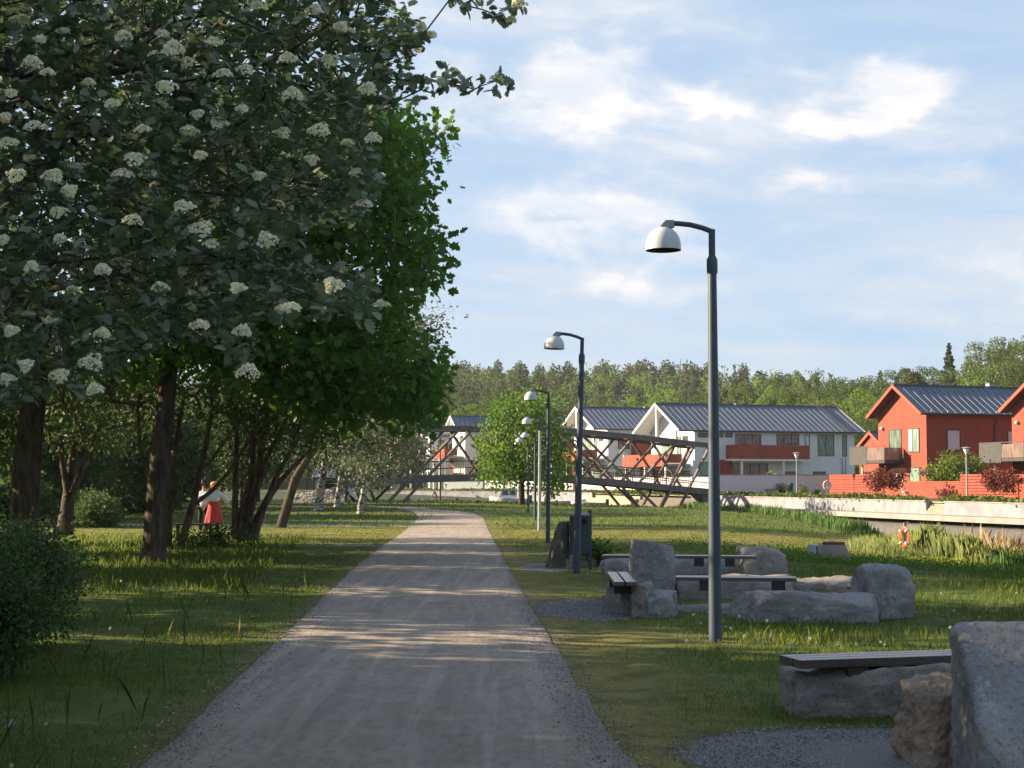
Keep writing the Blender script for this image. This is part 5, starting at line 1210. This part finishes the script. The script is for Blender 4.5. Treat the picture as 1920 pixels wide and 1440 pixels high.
# quay planting
mpp = shrub('red_maple', 'small red-leaved maple in front of the red fence, right of the white terrace', 80, (2.7, 2.2, 1.1), .72, L_RD, .13, 5, None, 26, .16, cat='tree', leaf=LEAF_M)
mpp.location = (P(1657, 900, 101).x, 101, .45)
o = copy_tree(mpp); o.location = (P(1880, 900, 88).x, 88, .45); o.rotation_euler = (0, 0, 2); o.scale = (.95, .95, .95); o['label'] = 'small red-leaved maple at the right edge beside the tall red slatted fence'
s = shrub('elder_bush', 'rounded green bush with pale blossom between the low red fence and the red gable house', 210, (3.4, 2.6, 2.7), .2, leafmat('elder_leaf', (.08, .13, .02), (.19, .24, .05), .35), .16, 6, None, 26, .22, leaf=LEAF_M); s.location = (P(1793, 900, 103).x, 103, .45)
s = shrub('garden_hedge', 'dark green hedge behind the right globe lamp', 160, (4.2, 1.6, 1.9), 0, L_GN, .16, 7, None, 26, .2); s.location = (P(1835, 900, 104).x, 104, .45)
gp = shrub('quay_shrub', 'feathery yellow-green shrub against the white terrace wall', 70, (1.6, 1.2, 1.35), 0, leafmat('willow_leaf', (.10, .15, .04), (.22, .26, .08), .35), .13, 8, 'yellow-green shrubs against the white terrace', 26, .14)
for i, (px, y, s_) in enumerate([(1445, 124, 1.15), (1432, 126, .8), (1420, 126, .6), (1462, 123, .7), (1502, 121, .55), (1396, 128, .5), (1530, 119, .4)]):
    o = gp if i == 0 else copy_tree(gp); o.location = ((px - 960) / F * y, y, .45); o.scale = (s_, s_, s_ * 1.1); o.rotation_euler = (0, 0, i); o['label'] = ('tallest feathery yellow-green shrub against the white terrace wall', 'second tallest yellow-green shrub, left of the tallest at the terrace', 'low yellow-green shrub two left of the tallest at the terrace', 'yellow-green shrub just right of the tallest, behind the litter bin', 'low yellow-green shrub right of the slim quay globe lamp', 'small yellow-green shrub nearest the bridge end', 'smallest yellow-green shrub beside the white and red lifebuoy')[i]
bp = shrub('stone_side_shrub', 'small leafy sapling growing behind the waste bin stone', 26, (.5, .4, .45), .05, L_BR, .07, 12, None, 16, .06, leaf=LEAF_M); bp.location = (P(1122, 1040, 28.4).x, 28.4, 0)
bp = shrub('stone_side_shrub', 'low dark bushy weeds at the foot of the leaning stems', 60, (2.2, .9, .5), 0, L_BU, .07, 13, None, 26, .1); bp.location = (P(395, 1040, 37).x, 37.2, gz1(-7.4, 37))
def hedge_strip():
    n = 26000; i0, i1 = qi(2350), qi(640); k = rng.integers(i0, i1, n); o = -rng.uniform(.5, 3.2, n); q = QS[k] + Qn[k] * o[:, None] + rng.normal(size=(n, 2)) * .3
    h = .42 + rng.random(n) ** .7 * .34 * (.55 + .45 * np.sin(k * .9) * np.sin(k * .37 + 1))
    pos = np.stack([q[:, 0], q[:, 1], h], 1); d = rvec(n); nn = rvec(n) + [0, 0, .7]
    px = 960 + F * pos[:, 0] / pos[:, 1]; m = ~((px > 1290) & (px < 1345)) & ~((px > 1736) & (px < 1764)); 
    tag(scatter('ground_cover', *LEAF_Q, pos[m], d[m], nn[m], rng.uniform(.14, .30, m.sum()), leafmat('cover_leaf', (.045, .085, .015), (.14, .16, .03), .3), None), kind='stuff')
hedge_strip()
# reeds along the bank
def reeds(name, n, s0, s1, o0, o1, h0, h1, mat, w):
    PL = resample(NB[:11], .25); D = np.gradient(PL, axis=0); D /= np.linalg.norm(D, axis=1, keepdims=True); Nn = np.stack([D[:, 1], -D[:, 0]], 1)  # towards water
    ys = PL[:, 1]; idx = np.where((ys > s0) & (ys < s1))[0]; k = rng.choice(idx, n); o = rng.uniform(o0, o1, n)
    q = PL[k] + Nn[k] * o[:, None] + rng.normal(size=(n, 2)) * .12; z = np.maximum(gz(q[:, 0], q[:, 1]), WATER - .1)
    cl = np.array([mn.noise(Vector((a * .8, b * .8, 3))) for a, b in q]); h = rng.uniform(h0, h1, n) * (1 + .55 * cl)
    e = np.minimum(1, np.minimum((q[:, 1] - s0), (s1 - q[:, 1])) / 2 + .35).clip(.3, 1); h = h * e
    lean = rvec(n) * .2; lean[:, 2] = 1; lean[:, 0] += .08; nn = rvec(n); nn[:, 2] *= .1
    tv = [(0, -.5, 0), (0, .5, 0), (.6, .4, .04), (1, 0, .18), (.6, -.4, .04)]
    tag(scatter(name, tv, [(0, 1, 2, 3, 4)], np.stack([q[:, 0], q[:, 1], z], 1), lean, nn, np.stack([h, w * rng.uniform(.6, 1.3, n), h], 1), mat, None), kind='stuff')
RE = leafmat('reed_leaf', (.13, .19, .05), (.30, .33, .12), .35, None, .6); REB = leafmat('dry_reed', (.26, .19, .10), (.40, .31, .20), .3, None, .7); REG = leafmat('sedge', (.05, .12, .03), (.12, .20, .05), .3)
reeds('reeds', 26000, 35.0, 43.5, -.2, 1.2, .38, .78, RE, .010)
reeds('reeds', 1800, 31., 35., -.5, 1.2, .3, .6, REG, .025)
reeds('dry_reeds', 700, 33, 41.5, .9, 1.7, .75, 1.05, REB, .018)
reeds('reeds', 7000, 60, 112, -.7, .7, .25, .6, REG, .035)
reeds('reeds', 5000, 37, 50, -1.2, .4, .15, .4, RE, .02)
def wild(label, n, x0, x1, y0, y1):
    x = rng.uniform(x0, x1, n); y = rng.uniform(y0, y1, n); z = gz(x, y)
    pos = np.stack([x, y, z + rng.random(n) ** 1.5 * .16], 1); tag(scatter('flowering_weeds', *LEAF_Q, pos, rvec(n), rvec(n) + [0, 0, .8], rng.uniform(.03, .07, n), YEL if label else L_BR, None), kind='stuff')
wild(1, 2600, 7.2, 11, 34, 37.5); wild(0, 5200, 5.6, 12.5, 29.5, 33.6); wild(0, 2600, 4.2, 8.2, 30, 42)
# ------------------------------------------------------------------ hill and far wood
def hz(x, y):
    return -.6 + 25 * sstep(y, 235, 480) * (1 - .25 * sstep(x, 50, 110)) + 9.5 * sstep(x, 38, 78) * sstep(y, 165, 235) * (1 - sstep(y, 250, 340)) - 6 * sstep(-x, 20, 80) * sstep(y, 300, 480) + 1.1 * sstep(y, 160, 200)
def hill():
    xs = np.arange(-260, 420, 8.); ys = np.arange(160, 900, 8.); Xg, Yg = np.meshgrid(xs, ys); Z = hz(Xg, Yg) + np.where(Yg > 480, -(Yg - 480) * .04, 0)
    nx, ny = len(xs), len(ys); i = np.arange(nx - 1)[None] + np.arange(ny - 1)[:, None] * nx; FF = np.stack([i, i + 1, i + 1 + nx, i + nx], -1).reshape(-1)
    o = link_mesh('hill', np_mesh('hill', np.stack([Xg, Yg, Z], -1).reshape(-1, 3), FF, np.full((nx - 1) * (ny - 1), 4)), pm('hill_floor', (.035, .05, .02), (.06, .07, .03), .1), None, True); tag(o, kind='structure')
hill()
def far_leaf(name, stops):
    t = NT(name); a = t.N.new('ShaderNodeAttribute'); a.attribute_name = 'rnd'; r = t.N.new('ShaderNodeValToRGB'); t.L.new(a.outputs['Fac'], r.inputs[0])
    e = r.color_ramp.elements; e[0].position = 0; e[0].color = (*stops[0], 1); e[1].position = 1; e[1].color = (*stops[-1], 1)
    for k, c in enumerate(stops[1:-1]): q = e.new((k + 1) / (len(stops) - 1)); q.color = (*c, 1)
    p = t.N.new('ShaderNodeBsdfPrincipled'); t.L.new(r.outputs[0], p.inputs['Base Color']); p.inputs['Roughness'].default_value = .8; p.inputs['Specular IOR Level'].default_value = .1
    tr = t.N.new('ShaderNodeBsdfTranslucent'); t.L.new(r.outputs[0], tr.inputs[0]); m = t.N.new('ShaderNodeMixShader'); m.inputs[0].default_value = .38
    t.L.new(p.outputs[0], m.inputs[1]); t.L.new(tr.outputs[0], m.inputs[2]); t.L.new(m.outputs[0], t.out.inputs[0]); return t.m
FARL = far_leaf('far_foliage', [(.060, .082, .048), (.085, .110, .055), (.125, .128, .068), (.110, .160, .052), (.150, .212, .058), (.20, .32, .05)])
def crown_pts(kind, h, n):
    u = rvec(n)
    if kind == 'pine': q = u * (rng.random(n)[:, None] ** .3) * [h * .15, h * .15, h * .30]; q[:, :2] *= (1.2 - .35 * (q[:, 2:3] / (h * .3) + 1) / 2); q[:, 2] += h * .70; nn = u
    elif kind == 'spruce':
        t = rng.random(n) ** .6; a = rng.random(n) * 6.283; rr = h * .19 * (t) * (.75 + .25 * np.sin(t * 40)); q = np.stack([rr * np.cos(a), rr * np.sin(a), h * (1 - t * .9)], 1); nn = np.stack([np.cos(a), np.sin(a), np.full(n, .5)], 1)
    else:
        q = u * (rng.random(n)[:, None] ** .3) * [h * .30, h * .30, h * .40]; q[:, 2] += h * .58; nn = u
        q += .09 * h * np.stack([np.sin(q[:, 2] * 2.1 / h * 6 + q[:, 1]), np.cos(q[:, 2] * 9 / h), np.sin(q[:, 0] * 14 / h)], 1)
    return q, nn
def wood():
    PO, DI, NO, SZ, RN = [], [], [], [], []; TV = []
    cand = []
    for _ in range(4200):
        y = random.uniform(208, 490); x = random.uniform(-.36 * y, .40 * y)
        if x > .15 * y and y < 320: continue
        cand.append((x, y))
    cand = cand[:2100]
    for x, y in cand:
        far = y > 330; k = random.random(); g = mn.noise(Vector((x * .03, y * .03, 2)))
        if far: kind = 'pine' if k < .48 else ('spruce' if k < .60 else 'leafy')
        else: kind = 'leafy' if k < .62 + g * .4 else ('pine' if k < .9 else 'spruce')
        h = random.uniform(9.5, 14.5) * (1.0 if kind != 'leafy' else .9); 
        if y < 250: h *= .85
        tint = {'pine': random.uniform(.05, .5), 'spruce': random.uniform(0, .25), 'leafy': random.uniform(.5, 1.)}[kind]
        if random.random() < .06: tint = 1.
        n = 520 if not far else 300
        q, nn = crown_pts(kind, h, n); z = float(hz(np.array([x]), np.array([y]))[0])
        sc = np.array([mn.noise(Vector((a * .35 + x, b * .35 + y, c * .35))) for a, b, c in q[::4]]).repeat(4)[:n]
        PO.append(q + [x, y, z]); DI.append(rvec(n)); NO.append(nn + rvec(n) * .55); SZ.append(rng.uniform(.42, .9, n) * (h / 13) * (1 if far else .75)); RN.append(np.clip(tint + sc * .22 + rng.normal(size=n) * .05, 0, 1))
        TV.append((x, y, z, h))
    tag(scatter('distant_wood', *LEAF_Q, np.concatenate(PO), np.concatenate(DI), np.concatenate(NO), np.concatenate(SZ), FARL, None, np.concatenate(RN)), kind='stuff')
    m = MB()
    for x, y, z, h in TV[:700]: m.tube([(x, y, z - .5), (x, y, z + h * .7)], [.16, .07], 5, False)
    tag(m.build('distant_trunks', BARKR), kind='stuff')
wood()
# belt of trees right behind the houses: each its own
def belt_proto(name, kind, h, n, size, tint, label, group, barkm=BARK):
    r = empty(name, (0, 0, 0), 0, label, 'tree', group); q, nn = crown_pts(kind, h, n)
    C = q[rng.choice(n, 60)]; own = np.argmin(np.linalg.norm(q[:, None] - C[None], axis=2), 1); cl = rng.random(60)[own]
    q = q * .72 + C[own] * .28
    sc = cl * .35 - .17
    scatter('crown', *LEAF_Q, q, rvec(n), nn + rvec(n) * .8, rng.uniform(.6, 1.2, n) * size, FARL, r, np.clip(tint + sc + rng.normal(size=n) * .06, 0, 1))
    grow('trunk', [(0, 0, -.4, h * .016), (.1, 0, h * .35, h * .012), (.1, .1, h * .62, h * .007)], subset(q, 45), barkm, r, .02, .4, 1, 1., .1); return r
G1 = 'belt of trees behind the houses'
protos = {'a': belt_proto('leafy_tree', 'leafy', 13, 13000, .22, .60, 'soft green leafy tree in the belt behind the houses', G1 + ', soft green'),
          'b': belt_proto('leafy_tree', 'leafy', 12, 13000, .22, .97, 'fresh bright green tree in the belt behind the houses', G1 + ', bright green'),
          'c': belt_proto('birch_tree', 'leafy', 13, 9000, .21, .72, 'loose birch with a pale trunk in the belt behind the houses', G1 + ', birches', BIRCH),
          's': belt_proto('spruce_tree', 'spruce', 15, 5000, .38, .10, 'dark pointed spruce rising above the belt behind the houses', G1 + ', spruces'),
          'p': belt_proto('pine_tree', 'pine', 15, 4200, .36, .30, 'dull olive pine in the belt behind the houses', G1 + ', pines')}
BEL = [('a', 1620, 205, 700), ('c', 1560, 196, 712), ('a', 1505, 214, 690), ('b', 1440, 205, 722), ('c', 1535, 222, 686), ('a', 1400, 232, 712), ('a', 1455, 236, 700), ('b', 1262, 222, 728), ('b', 1225, 216, 736), ('a', 1330, 236, 730), ('b', 1610, 188, 728), ('a', 1680, 215, 690), ('a', 1735, 205, 682), ('a', 1812, 196, 676), ('c', 1850, 188, 644), ('a', 1905, 196, 636), ('p', 1700, 236, 680), ('p', 1715, 200, 684), ('s', 1782, 238, 632), ('s', 1898, 236, 634), ('s', 1652, 238, 684), ('a', 1760, 222, 684), ('a', 1840, 226, 638), ('a', 1885, 222, 628), ('a', 1930, 214, 622), ('c', 1640, 178, 730), ('a', 1580, 228, 704), ('p', 1360, 250, 716), ('b', 1180, 226, 742), ('a', 1130, 232, 748), ('a', 860, 234, 722), ('a', 905, 238, 745), ('p', 830, 246, 716), ('a', 1600, 168, 770), ('a', 1625, 160, 775), ('p', 1480, 250, 700), ('a', 1960, 190, 655), ('b', 880, 228, 756)]
seen = set(); BO = []
for k, px, y, ytop in BEL:
    o = protos[k] if k not in seen else copy_tree(protos[k]); seen.add(k)
    X = (px - 960) / F * y; zt = P(px, ytop, y).z; g = float(hz(np.array([X]), np.array([y]))[0]); hh = .95 * max(4, zt - g) / {'a': 13 * .98, 'b': 12 * .98, 'c': 13 * .98, 's': 15, 'p': 15}[k]
    w = max(.62, min(1.05, hh)) ; o.location = (X, y, g); o.scale = (w * 1.1, w * 1.1, hh); o.rotation_euler = (0, 0, random.uniform(0, 6)); BO.append((o, k, px))
belt = []
def place_name(px):
    for lim, nm in ((900, 'above the farthest house roofs'), (1140, 'behind the round green tree'), (1240, 'between second and nearest white roofs'), (1400, 'above the long white roof, left half'), (1600, 'above the long white roof, right half'), (1665, 'between white and red houses'), (1800, 'above the red gable house roof'), (9999, 'above the right-edge red house')):
        if px < lim: return nm
KN = {'a': 'soft green leafy tree', 'b': 'fresh bright green tree', 'c': 'loose pale-trunked birch', 's': 'dark pointed spruce', 'p': 'dull olive pine'}
for k, nm in KN.items():
    by = {}
    for o, kk, px in BO:
        if kk == k: by.setdefault(place_name(px), []).append((px, o))
    for pn, L_ in by.items():
        L_.sort(key=lambda q: q[0]); words = ['first', 'second', 'third', 'fourth', 'fifth', 'sixth', 'seventh', 'eighth', 'ninth', 'tenth']
        for i, (px, o) in enumerate(L_): o['label'] = nm + ' ' + pn + (', %s from left' % words[min(i, 9)] if len(L_) > 1 else '')
def pylon():
    Y = 560; X0 = (1277 - 960) / F * Y; z0 = P(1277, 712, Y).z; z1 = P(1277, 673, Y).z; r = empty('power_pylon', (X0, Y, z0), 0, 'thin twin-mast power pylon on the wooded ridge', 'pylon')
    h = z1 - z0; G_ = pm('galvanised', (.22, .23, .25), rough=.5, bump=0)
    for x in (0, 12 * Y / F): m = MB(); m.tube([(x, 0, -8), (x, 0, h)], .14, 6); m.build('mast', G_, r)
    m = MB(); m.beam((-1.6, 0, h * .72), (4., 0, h * .72), .2, .2); m.build('crossarm', G_, r)
pylon()
# ------------------------------------------------------------------ people
def skin_person(name, label, x, y, rz, pose, skin, parts):
    r = empty(name, (x, y, gz1(x, y)), rz, label, 'person')
    def sk(nm, verts, edges, rad, mat, par=r, lv=2):
        me = bpy.data.meshes.new(nm); me.from_pydata(verts, edges, []); o = bpy.data.objects.new(nm, me); col.objects.link(o); o.parent = par; me.materials.append(mat)
        m = o.modifiers.new('skin', 'SKIN'); m.use_smooth_shade = True
        for i, q in enumerate(rad): me.skin_vertices[0].data[i].radius = q if isinstance(q, tuple) else (q, q)
        me.skin_vertices[0].data[0].use_root = True
        s = o.modifiers.new('sub', 'SUBSURF'); s.levels = s.render_levels = lv; return o
    V, E, RD = pose; b = sk('body', V, E, RD, skin)
    for nm, v, e, rd, mat in parts: sk(nm, v, e, rd, mat)
    return r
SKIN = pm('skin', (.55, .33, .23), (.50, .30, .21), 5, .6, .02); CL_R = pm('red_cloth', (.52, .075, .055), (.38, .05, .04), 5, .8, .2, stretch=(6, 6, .6)); CL_W = pm('pale_blue_cloth', (.60, .68, .74), (.45, .54, .64), 6, .8, .15); CL_B = pm('black_cloth', (.025, .025, .03), rough=.8); HAIR = pm('orange_hair', (.42, .15, .035), (.30, .10, .025), 14, .6, .2); CL_Y = pm('head_scarf', (.70, .42, .14), (.60, .10, .06), 18, .8, .1)
def pose(arm_l, arm_r, foot=.12, h=1.0):
    V = [(0, 0, .92), (0, 0, 1.10), (0, 0, 1.30), (0, -.01, 1.43), (0, 0, 1.50), (0, .02, 1.57), (0, .015, 1.66), (0, .01, 1.73),
         (-.17, 0, 1.38), *[tuple(p) for p in arm_l], (.17, 0, 1.38), *[tuple(p) for p in arm_r], (-.10, 0, .86), (-foot, -.02, .48), (-foot, 0, .09), (-foot - .01, .13, .04), (.10, 0, .86), (foot, -.02, .48), (foot, 0, .09), (foot + .01, .13, .04)]
    E = [(0, 1), (1, 2), (2, 3), (3, 4), (4, 5), (5, 6), (6, 7), (3, 8), (8, 9), (9, 10), (10, 11), (3, 12), (12, 13), (13, 14), (14, 15), (0, 16), (16, 17), (17, 18), (18, 19), (0, 20), (20, 21), (21, 22), (22, 23)]
    RD = [(.14, .10), (.12, .09), (.14, .10), (.09, .07), .05, (.075, .085), (.085, .095), (.05, .06), .055, .042, .035, .03, .055, .042, .035, .03, .08, .055, .045, .035, .08, .055, .045, .035]
    return [(a * h, b * h, c * h) for a, b, c in V], E, RD
Yp = 49.5; Xp = (403 - 960) / F * Yp
AL = [(-.42, .02, 1.24), (-.62, .0, 1.18), (-.70, .0, 1.13)]; AR = [(.38, .03, 1.20), (.50, .05, .98), (.56, .08, .90)]
pr = skin_person('person', 'person in a pale blouse, red skirt and bright head scarf, arms spread', Xp, Yp, R(8), pose(AL, AR, .11), SKIN,
  [('blouse', [(0, 0, .98), (0, 0, 1.15), (0, 0, 1.33), (0, 0, 1.43), (-.18, 0, 1.38), (-.40, .02, 1.25), (-.56, 0, 1.2), (.18, 0, 1.38), (.36, .03, 1.22), (.47, .05, 1.05)], [(0, 1), (1, 2), (2, 3), (2, 4), (4, 5), (5, 6), (2, 7), (7, 8), (8, 9)], [(.15, .11), (.16, .12), (.17, .125), (.11, .09), .10, .095, .11, .10, .095, .11], CL_W)])
def skirt(r, z0, z1, r0, r1, mat, n=36):
    m = MB(); vs = []; fs = []
    for j in range(9):
        t = j / 8
        for i in range(n): a = 6.28318 * i / n; q = (r0 + (r1 - r0) * t) * (1 + .07 * t * math.sin(a * 9)); vs.append((q * math.cos(a), q * math.sin(a) * .8, z0 + (z1 - z0) * t))
    for j in range(8):
        for i in range(n): k = (i + 1) % n; fs.append((j * n + i, j * n + k, (j + 1) * n + k, (j + 1) * n + i))
    m.add(vs, fs); m.build('skirt', mat, r, True)
skirt(pr, 1.12, .42, .16, .30, CL_R)
def ell(nm, c, s, mat, par, cut=None, n=20):
    bm = bmesh.new(); bmesh.ops.create_uvsphere(bm, u_segments=n, v_segments=12, radius=1)
    for v in bm.verts: v.co = Vector((v.co.x * s[0] + c[0], v.co.y * s[1] + c[1], v.co.z * s[2] + c[2]))
    if cut: bmesh.ops.delete(bm, geom=[v for v in bm.verts if cut(v.co)], context='VERTS')
    me = bpy.data.meshes.new(nm); bm.to_mesh(me); bm.free(); return link_mesh(nm, me, mat, par, True)
ell('hair', (0, .045, 1.60), (.115, .115, .15), HAIR, pr, lambda c: c.y < -.03 and c.z < 1.66); ell('head_scarf', (0, .03, 1.69), (.13, .14, .09), CL_Y, pr)
def face(r):
    for s in (-1, 1): ell('eye', (s * .033, -.085, 1.665), (.012, .008, .008), CL_B, r, n=8)
    ell('nose', (0, -.105, 1.635), (.013, .022, .022), SKIN, r, n=8); ell('mouth', (0, -.088, 1.595), (.026, .008, .008), pm('lips', (.4, .1, .08)), r, n=8)
face(pr)
for s, zz in ((1, .0),):
    m = MB(); m.tube([(.11, -.02, .62), (.11, -.01, .35), (.12, 0, .06)], [.085, .072, .06], 14); m.build('stocking', CL_B, pr, True); ell('shoe', (.12, -.05, .045), (.055, .14, .05), CL_B, pr)
ell('shoe', (-.12, -.05, .045), (.05, .13, .05), CL_B, pr)
Y2 = 51.; X2 = (384 - 960) / F * Y2
AL2 = [(-.26, .0, 1.15), (-.28, -.06, .95), (-.28, -.10, .87)]; AR2 = [(.26, .0, 1.15), (.28, -.05, .95), (.28, -.08, .87)]
p2 = skin_person('person', 'second person in a white top and black hat, left of the red skirt', X2, Y2, R(-15), pose(AL2, AR2), SKIN,
  [('jacket', [(0, 0, .90), (0, 0, 1.15), (0, 0, 1.33), (0, 0, 1.43), (-.18, 0, 1.38), (-.27, 0, 1.16), (-.29, -.04, 1.0), (.18, 0, 1.38), (.27, 0, 1.16), (.29, -.04, 1.0)], [(0, 1), (1, 2), (2, 3), (2, 4), (4, 5), (5, 6), (2, 7), (7, 8), (8, 9)], [(.17, .12), (.16, .12), (.17, .125), (.11, .09), .10, .085, .07, .10, .085, .07], pm('white_cloth', (.72, .73, .74), (.6, .62, .66), 5, .8, .15)),
   ('trousers', [(0, 0, .93), (-.10, 0, .86), (-.12, -.02, .48), (-.12, 0, .12), (.10, 0, .86), (.12, -.02, .48), (.12, 0, .12)], [(0, 1), (1, 2), (2, 3), (0, 4), (4, 5), (5, 6)], [(.15, .11), .10, .08, .07, .10, .08, .07], CL_B)])
face(p2); ell('hair', (0, .03, 1.64), (.105, .115, .12), CL_B, p2, lambda c: c.y < -.04)
m = MB(); m.lathe([(.0, 1.86), (.09, 1.85), (.115, 1.73), (.22, 1.715), (.22, 1.70), (.0, 1.70)], (0, .01, 0), 24); m.build('hat', CL_B, p2, True)
# ------------------------------------------------------------------ dandelion clocks
def dandelions():
    D = leafmat('dandelion_fluff', (.50, .50, .46), (.68, .67, .63), .3); S = leafmat('dandelion_stem', (.10, .12, .04), (.14, .15, .06), .2)
    def mk(i):
        r = empty('dandelion', (0, 0, 0), 0, 'dandelion seed head on a thin stalk in the grass', 'dandelion', 'dandelion clocks in the grass')
        m = MB(); m.tube([(0, 0, -.02), (.01, 0, .1), (.015, .01, .19)], .002, 5); m.build('stalk', S, r)
        n = 90; u = rvec(n); scatter('seed_head', *LEAF_Q, np.array([.015, .01, .19]) + u * .006, u, rvec(n), np.full((n, 3), .024) * [1, .35, 1], D, r); return r
    a = mk(0); first = True
    pts = [(1388, 1152), (1360, 1162), (1372, 1170), (1440, 1160), (1316, 1160), (1275, 1185), (1290, 1200), (1395, 1185), (1420, 1196), (1350, 1196), (1605, 1200), (1652, 1190), (1658, 1196), (1520, 1190), (1780, 1172), (1575, 1205), (1482, 1212), (1135, 1070), (1790, 1140), (1838, 1145), (1765, 1110), (1785, 1115), (1905, 1106), (1300, 1150), (1330, 1172), (1700, 1080), (1445, 1185), (12, 1345), (26, 1352), (66, 1412), (86, 1336), (228, 1086), (204, 1172), (24, 1415), (150, 1180), (1560, 1170)]
    for px, py in pts:
        g = GG(px, py); g = GG(px, py + .17 * F / g.y); o = a if first else copy_tree(a); first = False; s = random.uniform(.4, .75); o.location = (g.x, g.y, g.z); o.scale = (s, s, s); o.rotation_euler = (0, 0, random.uniform(0, 6))
dandelions()

# ------------------------------------------------------------------ evening haze
def haze():
    m = MB(); m.box(-300, -60, -3.4, 440, 905, 75); t = bpy.data.materials.new('haze'); t.use_nodes = True; n = t.node_tree; n.nodes.clear()
    o = n.nodes.new('ShaderNodeOutputMaterial'); v = n.nodes.new('ShaderNodeVolumePrincipled'); v.inputs['Color'].default_value = (.86, .90, .96, 1); v.inputs['Density'].default_value = .00015; v.inputs['Anisotropy'].default_value = .3
    n.links.new(v.outputs[0], o.inputs['Volume']); tag(m.build('haze', t), kind='stuff')
haze()
